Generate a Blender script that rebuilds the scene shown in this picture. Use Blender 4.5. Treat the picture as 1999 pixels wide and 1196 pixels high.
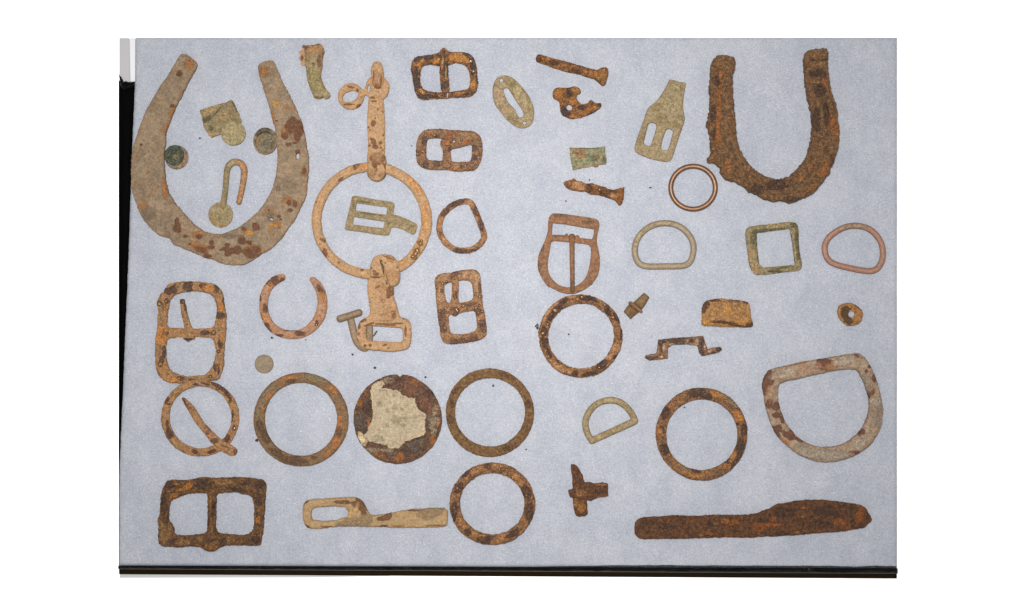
import bpy, math
import numpy as np
from mathutils import Vector

# ------------------------------------------------------------------ scene, camera, light
scn = bpy.context.scene
for o in list(bpy.data.objects):
    bpy.data.objects.remove(o)
S = 0.00036                       # metres per pixel of the 1999 px wide photograph, on the pad
CX, CY = 999.5, 598.0
def W(x, y, z=0.0):               # photo pixel on the pad -> metres
    return ((x-CX)*S, (CY-y)*S, z*S)

scn.render.resolution_x, scn.render.resolution_y = 1024, 613
cam = bpy.data.cameras.new('camera'); camo = bpy.data.objects.new('camera', cam)
scn.collection.objects.link(camo); scn.camera = camo
camo.location = (0, 0, 1.35)
cam.sensor_width = 36; cam.lens = 36*1.35/(1999*S)
cam.clip_start = 0.05; cam.clip_end = 60
world = bpy.data.worlds.new('World'); scn.world = world; world.use_nodes = True
world.node_tree.nodes['Background'].inputs[0].default_value = (0.97, 0.98, 1.0, 1)
world.node_tree.nodes['Background'].inputs[1].default_value = 0.50
def area(name, loc, target, size, power, col):
    l = bpy.data.lights.new(name, 'AREA'); l.shape = 'DISK'; l.size = size; l.energy = power; l.color = col
    o = bpy.data.objects.new(name, l); scn.collection.objects.link(o); o.location = loc
    o.rotation_euler = (Vector(target)-Vector(loc)).to_track_quat('-Z', 'Y').to_euler()
area('flash_light', (-0.06, 0.12, 1.46), (-0.015, 0.035, 0), 0.22, 5.0, (1.0, 0.99, 0.97))
bpy.data.lights['flash_light'].spread = math.radians(58)
scn.view_settings.view_transform = 'Standard'
scn.view_settings.look = 'None'
scn.view_settings.exposure = 0.0
scn.view_settings.gamma = 1.0
scn.render.engine = 'CYCLES'

# ------------------------------------------------------------------ noise and outlines (numpy)
def _hash(ix, iy, seed):
    h = (ix.astype(np.int64)*374761393 + iy.astype(np.int64)*668265263 + seed*974711) & 0xffffffff
    h = ((h ^ (h >> 13))*1274126177) & 0xffffffff
    return ((h ^ (h >> 16)) & 0xffff)/65535.0
def vnoise(x, y, seed):
    ix, iy = np.floor(x), np.floor(y); fx, fy = x-ix, y-iy
    fx = fx*fx*(3-2*fx); fy = fy*fy*(3-2*fy)
    a = _hash(ix, iy, seed); b = _hash(ix+1, iy, seed); c = _hash(ix, iy+1, seed); d = _hash(ix+1, iy+1, seed)
    return (a*(1-fx)+b*fx)*(1-fy)+(c*(1-fx)+d*fx)*fy
def fbm(x, y, size, seed, oct=3, gain=0.55):            # -1..1, feature size in pixels
    v = 0; a = 1.0; t = 0
    for k in range(oct):
        c, s = math.cos(0.6*k+seed), math.sin(0.6*k+seed)
        v = v+a*(vnoise((x*c-y*s)/size+17*k, (x*s+y*c)/size-9*k, seed+k*31)*2-1); t += a
        a *= gain; size /= 2.1
    return v/t

VIEWS = dict(A1=(220,60,.2007), A2=(220,290,.2007), A3=(570,60,.2007), A4=(600,300,.2007),
    B1=(940,80,.15053), B2=(1060,260,.17561), B3=(1220,80,.22077), B4=(1220,300,.27014),
    C1=(290,530,.2007), C2=(640,480,.18398), C3=(290,710,.2007), C4=(670,700,.2007), C5=(220,900,.2007),
    D1=(570,890,.25013), D2=(1030,400,.14215), D3=(1030,550,.2007), D4=(1350,560,.30103),
    D5=(1090,740,.23406), D6=(1220,950,.27014), D7=(790,230,.10505), PX=(0,0,1.0))
def P(*args):                      # 'view', 'x,y x,y', ... measured on enlargements of the photograph
    out = []
    for v, s in zip(args[::2], args[1::2]):
        x0, y0, k = VIEWS[v]
        for t in s.split():
            a = t.split(','); out.append((x0+float(a[0])*k, y0+float(a[1])*k))
    return np.array(out)
def chaikin(p, n, closed=True):
    for _ in range(n):
        q = np.roll(p, -1, 0) if closed else p[1:]
        b = p if closed else p[:-1]
        r = np.empty((len(b)*2, 2)); r[0::2] = b*.75+q*.25; r[1::2] = b*.25+q*.75
        if not closed: r = np.vstack([p[:1], r, p[-1:]])
        p = r
    return p
class Shape:
    def __init__(s, f, lo, hi): s.f = f; s.lo = np.array(lo, float); s.hi = np.array(hi, float)
    def __or__(s, o): return Shape(lambda x, y: np.minimum(s.f(x, y), o.f(x, y)), np.minimum(s.lo, o.lo), np.maximum(s.hi, o.hi))
    def __sub__(s, o): return Shape(lambda x, y: np.maximum(s.f(x, y), -o.f(x, y)), s.lo, s.hi)
    def __and__(s, o): return Shape(lambda x, y: np.maximum(s.f(x, y), o.f(x, y)), s.lo, s.hi)
    def blend(s, o, k):
        def f(x, y):
            a, b = s.f(x, y), o.f(x, y); h = np.clip(.5+.5*(b-a)/k, 0, 1)
            return b*(1-h)+a*h-k*h*(1-h)
        return Shape(f, np.minimum(s.lo, o.lo), np.maximum(s.hi, o.hi))
def poly(p, sm=1):
    p = chaikin(p, sm) if sm else p
    q = np.roll(p, -1, 0)
    def f(x, y):
        d2 = np.full(x.shape, 1e12); ins = np.zeros(x.shape, bool)
        for (ax, ay), (bx, by) in zip(p, q):
            ex, ey = bx-ax, by-ay; L = ex*ex+ey*ey+1e-9
            t = np.clip(((x-ax)*ex+(y-ay)*ey)/L, 0, 1)
            d2 = np.minimum(d2, (x-ax-t*ex)**2+(y-ay-t*ey)**2)
            if ay != by:
                ins ^= ((ay > y) != (by > y)) & (x < ex*(y-ay)/(by-ay)+ax)
        d = np.sqrt(d2); return np.where(ins, -d, d)
    return Shape(f, p.min(0), p.max(0))
def ell(cx, cy, rx, ry=None, ang=0):
    ry = ry or rx; c, s = math.cos(math.radians(ang)), math.sin(math.radians(ang)); m = max(rx, ry)
    def f(x, y):
        u = (x-cx)*c+(y-cy)*s; v = -(x-cx)*s+(y-cy)*c
        k0 = np.sqrt((u/rx)**2+(v/ry)**2); k1 = np.sqrt((u/rx**2)**2+(v/ry**2)**2)+1e-9
        return np.where(k0 < .2, -(1-k0)*min(rx, ry), k0*(k0-1)/k1)
    return Shape(f, (cx-m, cy-m), (cx+m, cy+m))
def vell(v, x, y, rx, ry=None, ang=0):
    x0, y0, k = VIEWS[v]; return ell(x0+x*k, y0+y*k, rx*k, (ry or rx)*k, ang)
def ringshape(o, i): return ell(*o)-ell(*i)
def stroke(p, w, closed=False, sm=1):
    w = np.broadcast_to(np.asarray(w, float), (len(p),)) if np.ndim(w) == 0 else np.asarray(w, float)
    pw = np.column_stack([p, w])
    def ck(a):
        q = np.roll(a, -1, 0) if closed else a[1:]
        b = a if closed else a[:-1]
        r = np.empty((len(b)*2, 3)); r[0::2] = b*.75+q*.25; r[1::2] = b*.25+q*.75
        return r if closed else np.vstack([a[:1], r, a[-1:]])
    for _ in range(sm): pw = ck(pw)
    a = pw if closed else pw[:-1]; b = np.roll(pw, -1, 0) if closed else pw[1:]
    def f(x, y):
        d = np.full(x.shape, 1e6)
        for (ax, ay, aw), (bx, by, bw) in zip(a, b):
            ex, ey = bx-ax, by-ay; L = ex*ex+ey*ey+1e-9
            t = np.clip(((x-ax)*ex+(y-ay)*ey)/L, 0, 1)
            d = np.minimum(d, np.sqrt((x-ax-t*ex)**2+(y-ay-t*ey)**2)-(aw+(bw-aw)*t))
        return d
    m = pw[:, 2].max()
    return Shape(f, pw[:, :2].min(0)-m, pw[:, :2].max(0)+m)

# ------------------------------------------------------------------ materials
EXPO = 2.38
def lin(c):
    return tuple((v/255/12.92 if v/255 <= .04045 else ((v/255+.055)/1.055)**2.4) for v in c)
def alb(c, e=None):
    return tuple(v/(e or EXPO) for v in lin(c))
class NT:
    def __init__(s, name):
        s.m = bpy.data.materials.new(name); s.m.use_nodes = True; s.t = s.m.node_tree
        s.b = s.t.nodes['Principled BSDF']
        tc = s.t.nodes.new('ShaderNodeTexCoord'); s.co = tc.outputs['Object']
    def n(s, kind, **kw):
        nd = s.t.nodes.new(kind)
        for k, v in kw.items(): setattr(nd, k, v)
        return nd
    def put(s, sock, v):
        if hasattr(v, 'is_linked'): s.t.links.new(v, sock)
        elif isinstance(v, tuple) and len(v) == 3 and sock.type == 'RGBA': sock.default_value = (*v, 1)
        else: sock.default_value = v
    def shift(s, off, sc=(1, 1, 1), rot=0):
        nd = s.n('ShaderNodeMapping'); nd.inputs['Location'].default_value = off; nd.inputs['Scale'].default_value = sc
        nd.inputs['Rotation'].default_value = (0, 0, rot)
        s.t.links.new(s.co, nd.inputs['Vector']); return nd.outputs[0]
    def noise(s, size, co=None, detail=4, rough=.6, dist=0):      # size in photo pixels
        nd = s.n('ShaderNodeTexNoise'); s.put(nd.inputs['Vector'], co or s.co)
        nd.inputs['Scale'].default_value = 1/(size*S); nd.inputs['Detail'].default_value = detail
        nd.inputs['Roughness'].default_value = rough; nd.inputs['Distortion'].default_value = dist
        return nd.outputs[0]
    def rng(s, v, a, b, c=0., d=1.):
        nd = s.n('ShaderNodeMapRange'); s.put(nd.inputs[0], v)
        for i, q in enumerate((a, b, c, d)): s.put(nd.inputs[i+1], q)
        return nd.outputs[0]
    def mix(s, f, a, b, mode='MIX'):
        nd = s.n('ShaderNodeMix', data_type='RGBA', blend_type=mode)
        s.put(nd.inputs[0], f); s.put(nd.inputs[6], a); s.put(nd.inputs[7], b); return nd.outputs[2]
    def math(s, op, a, b=0.):
        nd = s.n('ShaderNodeMath', operation=op); s.put(nd.inputs[0], a); s.put(nd.inputs[1], b); return nd.outputs[0]
    def bump(s, h, dist, strength=1., prev=None):
        nd = s.n('ShaderNodeBump'); s.put(nd.inputs['Height'], h)
        nd.inputs['Distance'].default_value = dist; nd.inputs['Strength'].default_value = strength
        if prev is not None: s.put(nd.inputs['Normal'], prev)
        return nd.outputs[0]

_mats = {}
def crust(name, A, B, C, D, cam=.25, dam=.12, size=14, psize=6, grain=.28, rough=(.45, .85), gloss=.25, bump=1.0, metal=0., seed=0, speck=.06):
    """weathered metal: A/B large mottling, C second deposit, D dark scabs; cam/dam are how much of each"""
    if name in _mats: return _mats[name]
    t = NT(name); co = t.shift((seed*.137+.31, seed*.071-.2, seed*.05))
    n1 = t.noise(size, co, 5, .62, .4); base = t.mix(t.rng(n1, .40, .60), alb(A), alb(B))
    n2 = t.noise(size*.8, t.shift((.9+seed*.21, .4, .2)), 5, .65, .6)
    base = t.mix(t.rng(n2, .62-cam*.35, .70-cam*.35), base, alb(C))
    n3 = t.noise(psize, t.shift((.3, 1.4+seed*.11, .7)), 4, .65, .5)
    th = .70-dam*.40
    dk = t.rng(n3, th, th+.05)
    base = t.mix(dk, base, alb(D))
    ed = t.n('ShaderNodeAttribute', attribute_name='edge'); en = t.noise(9, t.shift((3.1, .7, .2+seed*.05)), 4, .7)
    base = t.mix(t.math('MULTIPLY', t.math('MULTIPLY', ed.outputs['Fac'], t.rng(en, .44, .58)), .7), base, alb(C))
    st = t.n('ShaderNodeAttribute', attribute_name='stain')
    sn = t.noise(6.5, t.shift((.77, .21+seed*.09, .4)), 5, .78)
    sa = t.math('ADD', st.outputs['Alpha'], t.math('MULTIPLY', t.math('SUBTRACT', sn, .5), 2.5))
    sa = t.math('MULTIPLY', t.rng(sa, .34, .60), t.rng(st.outputs['Alpha'], .0, .75))
    s3 = t.noise(4.2, t.shift((4.1, .9, .3+seed*.07)), 4, .8)
    scol = t.mix(1., st.outputs['Color'], t.mix(t.rng(s3, .36, .64), (.70,.68,.66), (1.32,1.28,1.20)), 'MULTIPLY')
    base = t.mix(t.math('MULTIPLY', sa, .92), base, scol)
    pk = t.noise(3.4, t.shift((1.7, .33, .9+seed*.03)), 3, .7)
    pa = .635-speck*.5
    base = t.mix(t.math('MULTIPLY', t.rng(pk, pa, pa+.045), .75), base, alb(D))
    fl = t.noise(3.0, t.shift((.55, 2.33, .1+seed*.03)), 2, .7)
    base = t.mix(t.math('MULTIPLY', t.rng(fl, .62, .68), min(.75, grain*2.2)), base, alb(tuple(min(255, v*1.28+12) for v in A)))
    bd = t.n('ShaderNodeAttribute', attribute_name='bead')
    base = t.mix(t.rng(bd.outputs['Fac'], .08, .35, 0, .85), base, alb((92,60,34)))
    base = t.mix(t.rng(bd.outputs['Fac'], .80, .93), base, alb((184,138,76)))  # gold core paints the glint on each shiny bead
    g = t.noise(3.6, co, 3, .8); g2 = t.noise(7.0, t.shift((2., .4, .9)), 5, .75)
    grain = grain*1.7
    base = t.mix(1., base, t.mix(t.rng(g, .34, .66), tuple([1-grain]*3), tuple([1+grain]*3)), 'MULTIPLY')
    base = t.mix(1., base, t.mix(t.rng(g2, .36, .64), (1-grain*.8, 1-grain*.85, 1-grain*.9), (1+grain*.8, 1+grain*.75, 1+grain*.7)), 'MULTIPLY')
    t.put(t.b.inputs['Base Color'], base)
    t.put(t.b.inputs['Roughness'], t.rng(bd.outputs['Fac'], .1, .7, t.rng(g2, .3, .7, rough[1], rough[0]), .28))
    t.put(t.b.inputs['Coat Weight'], t.math('MULTIPLY', bd.outputs['Fac'], .35)); t.b.inputs['Coat Roughness'].default_value = .12
    t.b.inputs['Specular IOR Level'].default_value = gloss
    t.b.inputs['Metallic'].default_value = metal
    b1 = t.bump(g2, .0016*bump, 1.)
    b2 = t.bump(g, .0007*bump, 1., b1)
    b3 = t.bump(dk, .0003*bump, 1., b2)
    t.put(t.b.inputs['Normal'], t.bump(t.math('MULTIPLY', sa, t.math('ADD', s3, .4)), .00022, 1., b3))
    _mats[name] = t.m; return t.m

M = dict(
 tan=crust('tan_corroded_iron', (164,141,114), (140,120,97), (156,116,78), (112,84,60), .16, .05, 26, 4, .12, gloss=.15, bump=.45),
 darkrust=crust('dark_scaly_rust', (148,108,68), (118,86,56), (160,108,60), (66,46,34), .10, .10, 9, 6, .30, gloss=.3, bump=1.4, seed=2),
 knife=crust('brown_forged_rust', (118,78,48), (96,66,46), (142,88,46), (70,50,40), .10, .10, 9, 6, .28, gloss=.2, bump=1.2, seed=3),
 clay=crust('clay_covered_iron', (194,154,114), (184,148,112), (198,150,100), (124,82,54), .12, .06, 18, 4, .13, gloss=.12, bump=.35, seed=4),
 brass=crust('olive_brass_patina', (158,138,102), (140,122,88), (166,140,104), (98,90,58), .10, .10, 9, 5, .18, gloss=.2, bump=.5, seed=5),
 palebrass=crust('pale_brass_patina', (170,150,114), (154,136,102), (160,132,98), (110,96,60), .12, .12, 12, 5, .18, gloss=.2, bump=.45, seed=6),
 greenbrass=crust('green_brass_patina', (142,142,110), (160,148,114), (160,120,88), (96,94,70), .16, .08, 10, 5, .22, gloss=.2, bump=.7, seed=7),
 greensquare=crust('mottled_green_brass', (166,146,110), (146,136,98), (160,140,104), (92,88,60), .10, .18, 10, 6, .22, gloss=.2, bump=.7, seed=8),
 darkgreen=crust('dark_verdigris', (78,88,72), (54,66,60), (136,128,84), (38,48,46), .22, .25, 7, 4, .3, gloss=.4, bump=1.2, seed=9),
 drycup=crust('grey_brass_cup', (136,120,96), (116,112,90), (160,130,98), (84,76,60), .15, .08, 9, 5, .2, gloss=.2, bump=.5, seed=10),
 yellow=crust('lacquered_yellow_rust', (136,84,36), (74,50,34), (198,128,44), (52,38,32), .22, .26, 9, 6, .34, (.22, .6), .5, 1.1, seed=11),
 speck=crust('orange_speckled_rust', (186,138,88), (168,128,92), (194,132,72), (88,58,42), .22, .14, 12, 6, .22, (.35, .8), .3, .9, seed=12),
 ochre=crust('ochre_speckled_rust', (174,128,86), (150,110,76), (170,112,62), (92,60,42), .18, .22, 10, 6, .26, (.35, .8), .35, .9, seed=13),
 umber=crust('umber_buckle_rust', (152,112,74), (124,88,60), (168,104,54), (84,54,38), .16, .24, 10, 6, .26, (.3, .75), .4, .9, seed=14),
 mixedring=crust('patchy_ring_rust', (160,110,66), (116,84,58), (184,128,74), (72,50,40), .20, .24, 12, 8, .3, (.35, .8), .3, 1.1, seed=15),
 pink=crust('pink_scoured_iron', (188,146,118), (178,132,102), (190,132,80), (104,70,54), .10, .12, 14, 7, .15, gloss=.15, bump=.5, seed=16),
 brownring=crust('even_brown_rust', (136,102,64), (112,82,54), (150,112,60), (78,56,42), .08, .08, 8, 5, .26, gloss=.2, bump=.8, seed=17),
 greyring=crust('grey_brown_rust', (142,108,72), (128,102,76), (160,112,66), (92,64,46), .14, .08, 16, 6, .18, gloss=.2, bump=.6, seed=18),
 deep=crust('deep_brown_buckle_rust', (124,88,54), (94,68,46), (158,104,50), (58,42,34), .14, .18, 10, 6, .32, gloss=.25, bump=1.1, seed=19),
 hasp=crust('sandy_hasp_crust', (188,158,116), (178,146,106), (190,150,106), (120,88,60), .1, .02, 16, 5, .12, gloss=.12, bump=.4, seed=20),
 roller=crust('smooth_red_brown_rust', (150,106,72), (132,94,66), (160,110,70), (98,72,54), .14, .06, 10, 4, .18, gloss=.25, bump=.5, seed=21),
 copper=crust('bronze_metal', (146,104,68), (124,86,56), (150,104,66), (98,68,46), .1, .02, 30, 5, .03, (.36, .46), .5, .12, .45, seed=22),
 dbrass=crust('dull_brass_wire', (160,143,114), (152,132,104), (166,134,106), (132,110,82), .1, .02, 14, 4, .10, (.35, .6), .4, .35, seed=23),
 dcopper=crust('red_copper_wire', (168,118,96), (156,114,90), (176,126,98), (134,96,80), .12, .02, 14, 4, .10, (.35, .6), .4, .35, seed=24),
 limed=crust('lime_crusted_iron', (190,166,140), (168,140,114), (158,116,88), (110,74,52), .10, .12, 15, 8, .12, gloss=.25, bump=.8, seed=25),
 pin=crust('dull_steel_pin', (146,118,88), (132,108,82), (150,118,84), (110,88,66), .05, .02, 14, 4, .10, (.35, .6), .3, .35, seed=26),
 fitting=crust('brown_brass_fitting', (140,110,72), (124,94,62), (150,110,70), (92,70,48), .1, .06, 8, 4, .14, gloss=.25, bump=.5, seed=27),
 orange=crust('orange_rust_plate', (184,136,84), (170,124,78), (194,142,80), (84,56,38), .18, .10, 12, 6, .2, gloss=.2, bump=.8, seed=28),
 nail=crust('orange_brown_nail_rust', (152,102,58), (122,84,54), (176,120,70), (78,52,38), .18, .14, 10, 5, .28, gloss=.2, bump=1., seed=29),
 bone=crust('pale_chalky_deposit', (196,170,134), (184,158,122), (204,170,132), (150,120,88), .1, .04, 9, 5, .2, gloss=.15, bump=.8, seed=30),
 discrust=crust('scaly_disc_rust', (120,88,66), (98,78,64), (150,96,50), (72,56,48), .14, .18, 12, 7, .3, gloss=.25, bump=1.2, seed=31),
 deposit=crust('pale_paper_deposit', (198,180,150), (184,166,138), (190,164,134), (134,124,98), .08, .04, 14, 5, .12, gloss=.1, bump=.4, seed=32),
 toffee=crust('tan_brass_button', (150,132,106), (142,122,98), (152,130,104), (120,100,78), .05, .02, 10, 4, .10, gloss=.25, bump=.3, seed=33),
 crumb=crust('black_rust_crumb', (52,48,50), (38,36,40), (70,56,46), (30,28,30), .1, .1, 5, 3, .2, gloss=.3, bump=.6, seed=34),
)
DK = (84,54,40); BLK = (56,44,38); ORG = (190,122,52); TANC = (186,148,108); PALE = (196,170,130); RED = (106,66,44); GRN = (112,112,72); GREY = (118,104,90)

# ------------------------------------------------------------------ builders
STEP = 0.95
def tag(o, label, cat, group=None):
    o['label'] = label; o['category'] = cat
    if group: o['group'] = group
    return o
def mesh_np(name, V, polys, mat, loc, parent, stain=None, bead=None, edge=None):
    me = bpy.data.meshes.new(name)
    me.vertices.add(len(V)); me.vertices.foreach_set('co', np.asarray(V, np.float32).ravel())
    tot = np.concatenate([np.full(len(p), p.shape[1]) for p in polys]) if polys else np.zeros(0, int)
    loops = np.concatenate([p.ravel() for p in polys])
    me.loops.add(len(loops)); me.loops.foreach_set('vertex_index', loops.astype(np.int32))
    me.polygons.add(len(tot)); start = np.concatenate([[0], np.cumsum(tot)[:-1]])
    me.polygons.foreach_set('loop_start', start.astype(np.int32)); me.polygons.foreach_set('loop_total', tot.astype(np.int32))
    me.polygons.foreach_set('use_smooth', np.ones(len(tot), bool))
    me.update(calc_edges=True); me.validate()
    if stain is not None:
        a = me.attributes.new('stain', 'FLOAT_COLOR', 'POINT'); a.data.foreach_set('color', stain.astype(np.float32).ravel())
    if edge is not None:
        a = me.attributes.new('edge', 'FLOAT', 'POINT'); a.data.foreach_set('value', edge.astype(np.float32))
    if bead is not None:
        a = me.attributes.new('bead', 'FLOAT', 'POINT'); a.data.foreach_set('value', bead.astype(np.float32))
    me.materials.append(mat)
    o = bpy.data.objects.new(name, me); scn.collection.objects.link(o)
    if parent: o.parent = parent
    else: o.location = loc
    return o

def relief(name, shape, mat, H=6, R=5, base=0, parent=None, jag=.8, jsize=7, lump=.6, lsize=14, stains=(), beads=(),
           tilt=(0, 0), extra=None, clip=None, step=None, seed=None, flat=0, thin=None):
    """solid of real thickness 2H from an outline: rounded rim of radius R, uneven edge (jag) and lumpy faces (lump). Pixels."""
    seed = seed if seed is not None else (abs(hash_name(name+str(tuple(np.round(shape.lo)))))) % 997
    st = step or STEP; lo = shape.lo-4; hi = shape.hi+4
    nx, ny = int((hi[0]-lo[0])/st)+2, int((hi[1]-lo[1])/st)+2
    xs = lo[0]+np.arange(nx)*st; ys = lo[1]+np.arange(ny)*st
    X, Y = np.meshgrid(xs, ys)                           # [j,i]
    d = shape.f(X, Y)
    if jag: d = d+jag*fbm(X, Y, jsize, seed, 3)+(jag*.75*fbm(X, Y, 3.4, seed+77, 2) if jag >= .6 else 0)+jag*.5*fbm(X, Y, jsize*4, seed+5, 1)
    dd = d if clip is None else np.maximum(d, clip(X, Y))
    ctr = (shape.lo+shape.hi)/2
    pw = 2.0 if jag < .35 else 2.4
    off = 0.0 if jag < .35 else 1.1
    RR = R if jag < .35 else R*.8
    def heights(x, y, dep):
        u = np.clip((dep+off)/(RR+off), 0, 1); f = np.clip(1-(1-u)**pw, 0, 1)**(1/pw)
        fade = np.clip(dep/2.5, 0, 1)
        zc = base+H-min(1.5, .28*H)+tilt[0]*(x-ctr[0])+tilt[1]*(y-ctr[1])
        zt = H*f*(.94 if jag >= .35 else 1)+fade*lump*(fbm(x, y, lsize, seed+3, 3)+.75*(1-2*np.abs(fbm(x, y, 6.5, seed+9, 3)))*(1 if jag >= .6 else .35))
        for (bx, by, br, bh) in beads: zt = zt+bh*np.exp(-((x-bx)**2+(y-by)**2)/(br*br))*fade
        if extra is not None: zt = zt+extra(x, y)*fade
        zb = H*f*.9+fade*.2
        return zc+zt, zc-zb
    ins = dd < 0
    gid = -np.ones(X.shape, int); gi = np.nonzero(ins); ng = len(gi[0]); gid[gi] = np.arange(ng)
    def cross(a, b, xa, ya, xb, yb, da, db):
        t = np.clip(da/(da-db), .04, .96)
        return xa+(xb-xa)*t, ya+(yb-ya)*t, da*0+t
    hx = ins[:, :-1] != ins[:, 1:]; vx = ins[:-1, :] != ins[1:, :]
    hid = -np.ones(hx.shape, int); hi_ = np.nonzero(hx); nh = len(hi_[0]); hid[hi_] = ng+np.arange(nh)
    vid = -np.ones(vx.shape, int); vi_ = np.nonzero(vx); nv = len(vi_[0]); vid[vi_] = ng+nh+np.arange(nv)
    j, i = hi_; t = np.clip(dd[j, i]/(dd[j, i]-dd[j, i+1]), .04, .96)
    hxp = X[j, i]+(X[j, i+1]-X[j, i])*t; hyp = Y[j, i]; hd = d[j, i]+(d[j, i+1]-d[j, i])*t
    j, i = vi_; t = np.clip(dd[j, i]/(dd[j, i]-dd[j+1, i]), .04, .96)
    vxp = X[j, i]; vyp = Y[j, i]+(Y[j+1, i]-Y[j, i])*t; vd = d[j, i]+(d[j+1, i]-d[j, i])*t
    px = np.concatenate([X[gi], hxp, vxp]); py = np.concatenate([Y[gi], hyp, vyp])
    dep = np.concatenate([-d[gi], np.maximum(-hd, 0), np.maximum(-vd, 0)])
    if clip is None: dep[ng:] = 0
    zt, zb = heights(px, py, dep)
    if thin is not None: zb = zt-thin
    n = ng+nh+nv
    weld = clip is None and thin is None and off == 0
    if weld: zb[ng:] = zt[ng:]
    # cells
    c = [ins[:-1, :-1], ins[:-1, 1:], ins[1:, 1:], ins[1:, :-1]]
    cid = [gid[:-1, :-1], gid[:-1, 1:], gid[1:, 1:], gid[1:, :-1]]
    eid = [hid[:-1, :], vid[:, 1:], hid[1:, :], vid[:, :-1]]
    code = c[0]*1+c[1]*2+c[2]*4+c[3]*8
    top, walls = [], []
    for k in range(1, 16):
        sel = code == k
        if not sel.any(): continue
        cols = []; kind = []
        for q in range(4):
            a, b = (k >> q) & 1, (k >> ((q+1) % 4)) & 1
            if a: cols.append(cid[q][sel]); kind.append(0)
            if a != b: cols.append(eid[q][sel]); kind.append(1)
        pl = np.column_stack(cols); top.append(pl)
        L = len(kind)
        for q in range(L):
            if kind[q] and kind[(q+1) % L]: walls.append(np.column_stack([pl[:, q], pl[:, (q+1) % L]]))
    bmap = np.arange(n)+n
    if weld: bmap[ng:] = np.arange(ng, n)
    polys = [p[:, ::-1] for p in top]+[bmap[p] for p in top]
    if not weld and walls:
        w = np.vstack(walls); ne = n-ng; wt = w-ng+2*n; polys.append(np.column_stack([wt[:, 0], wt[:, 1], wt[:, 1]+ne, wt[:, 0]+ne]))
    if weld:
        order = np.concatenate([np.arange(n), n+np.arange(ng)])
        polys = [p.copy() for p in polys]; px2 = np.concatenate([px, px[:ng]]); py2 = np.concatenate([py, py[:ng]]); z2 = np.concatenate([zt, zb[:ng]])
    else:
        px2 = np.concatenate([px, px, px[ng:], px[ng:]]); py2 = np.concatenate([py, py, py[ng:], py[ng:]]); z2 = np.concatenate([zt, zb, zt[ng:], zb[ng:]])
    org = parent['_o'] if parent and '_o' in parent else None
    if parent: ox, oy, oz = (org[0], org[1], org[2]) if org is not None else (CX, CY, 0)
    else: ox, oy, oz = ctr[0], ctr[1], 0
    V = np.column_stack([(px2-ox)*S, (oy-py2)*S, (z2-oz)*S])
    col = np.zeros((len(px2), 4))
    wob = fbm(px2, py2, 9, seed+50, 3)
    for (cc, x, y, rx, ry, ang, al) in stains:
        ca, sa = math.cos(math.radians(ang)), math.sin(math.radians(ang))
        u = (px2-x)*ca+(py2-y)*sa; v = -(px2-x)*sa+(py2-y)*ca
        q = np.sqrt((u/rx)**2+(v/ry)**2)+wob*.40
        a = np.clip((1.30-q)/.55, 0, 1)*min(1, al*1.15)
        L = np.array(alb(cc)); keep = col[:, 3:4]*(1-a[:, None])
        na = a[:, None]+keep
        col[:, :3] = np.where(na > 1e-4, (L*a[:, None]+col[:, :3]*keep)/np.maximum(na, 1e-4), 0); col[:, 3:4] = na
    eg = np.exp(-np.maximum(np.concatenate([dep, dep[:len(px2)-len(dep)]]) if weld else np.concatenate([dep, dep, dep[ng:], dep[ng:]]), 0)/4.5)
    bd = np.zeros(len(px2))
    for (bx, by, br, bh) in beads: bd = np.maximum(bd, np.exp(-(((px2-bx)**2+(py2-by)**2)/(br*br*1.1))**2))
    loc = W(ox, oy, oz)
    return mesh_np(name, V, polys, mat, loc, parent, col, bd if len(beads) else None, eg)
def hash_name(s):
    h = 7
    for ch in s: h = (h*131+ord(ch)) & 0x7fffffff
    return h
def St(v, c, s, al=.9):            # stains: 'x,y,rx[,ry,ang]; ...' on the enlargement v
    x0, y0, k = VIEWS[v]; out = []
    for t in s.split():
        a = [float(q) for q in t.split(',')]
        rx = a[2]*k; ry = a[3]*k if len(a) > 3 else rx; an = a[4] if len(a) > 4 else 0
        out.append((c, x0+a[0]*k, y0+a[1]*k, rx, ry, an, al))
    return out
def Bd(v, s, h=1.2):
    x0, y0, k = VIEWS[v]
    return [(x0+float(a)*k, y0+float(b)*k, max(float(r)*k*1.3, 2.0), h) for a, b, r in (t.split(',') for t in s.split())]
def thing(name, label, cat, x, y, z=0, group=None):
    o = bpy.data.objects.new(name, None); scn.collection.objects.link(o); o.location = W(x, y, z)
    o.empty_display_size = .01; tag(o, label, cat, group); o['_o'] = (x, y, z); return o
def boxmesh(name, quad, z0, z1, mat, parent=None, org=None, bevel=0):
    """prism over a pixel polygon"""
    if parent is not None and org is None: org = tuple(parent['_o'])
    ox, oy, oz = org if org else (*np.mean(quad, 0), 0)
    n = len(quad)
    V = [((x-ox)*S, (oy-y)*S, (z1-oz)*S) for x, y in quad]+[((x-ox)*S, (oy-y)*S, (z0-oz)*S) for x, y in quad]
    F = [tuple(range(n))[::-1], tuple(range(n, 2*n))]+[(i, (i+1) % n, n+(i+1) % n, n+i) for i in range(n)]
    me = bpy.data.meshes.new(name); me.from_pydata(V, [], F); me.update()
    import bmesh
    bm = bmesh.new(); bm.from_mesh(me); bmesh.ops.recalc_face_normals(bm, faces=bm.faces)
    if bevel: bmesh.ops.bevel(bm, geom=bm.edges[:], offset=bevel*S, segments=2, affect='EDGES')
    bm.to_mesh(me); bm.free(); me.materials.append(mat)
    o = bpy.data.objects.new(name, me); scn.collection.objects.link(o)
    if parent: o.parent = parent
    else: o.location = W(ox, oy, oz)
    return o

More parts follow.
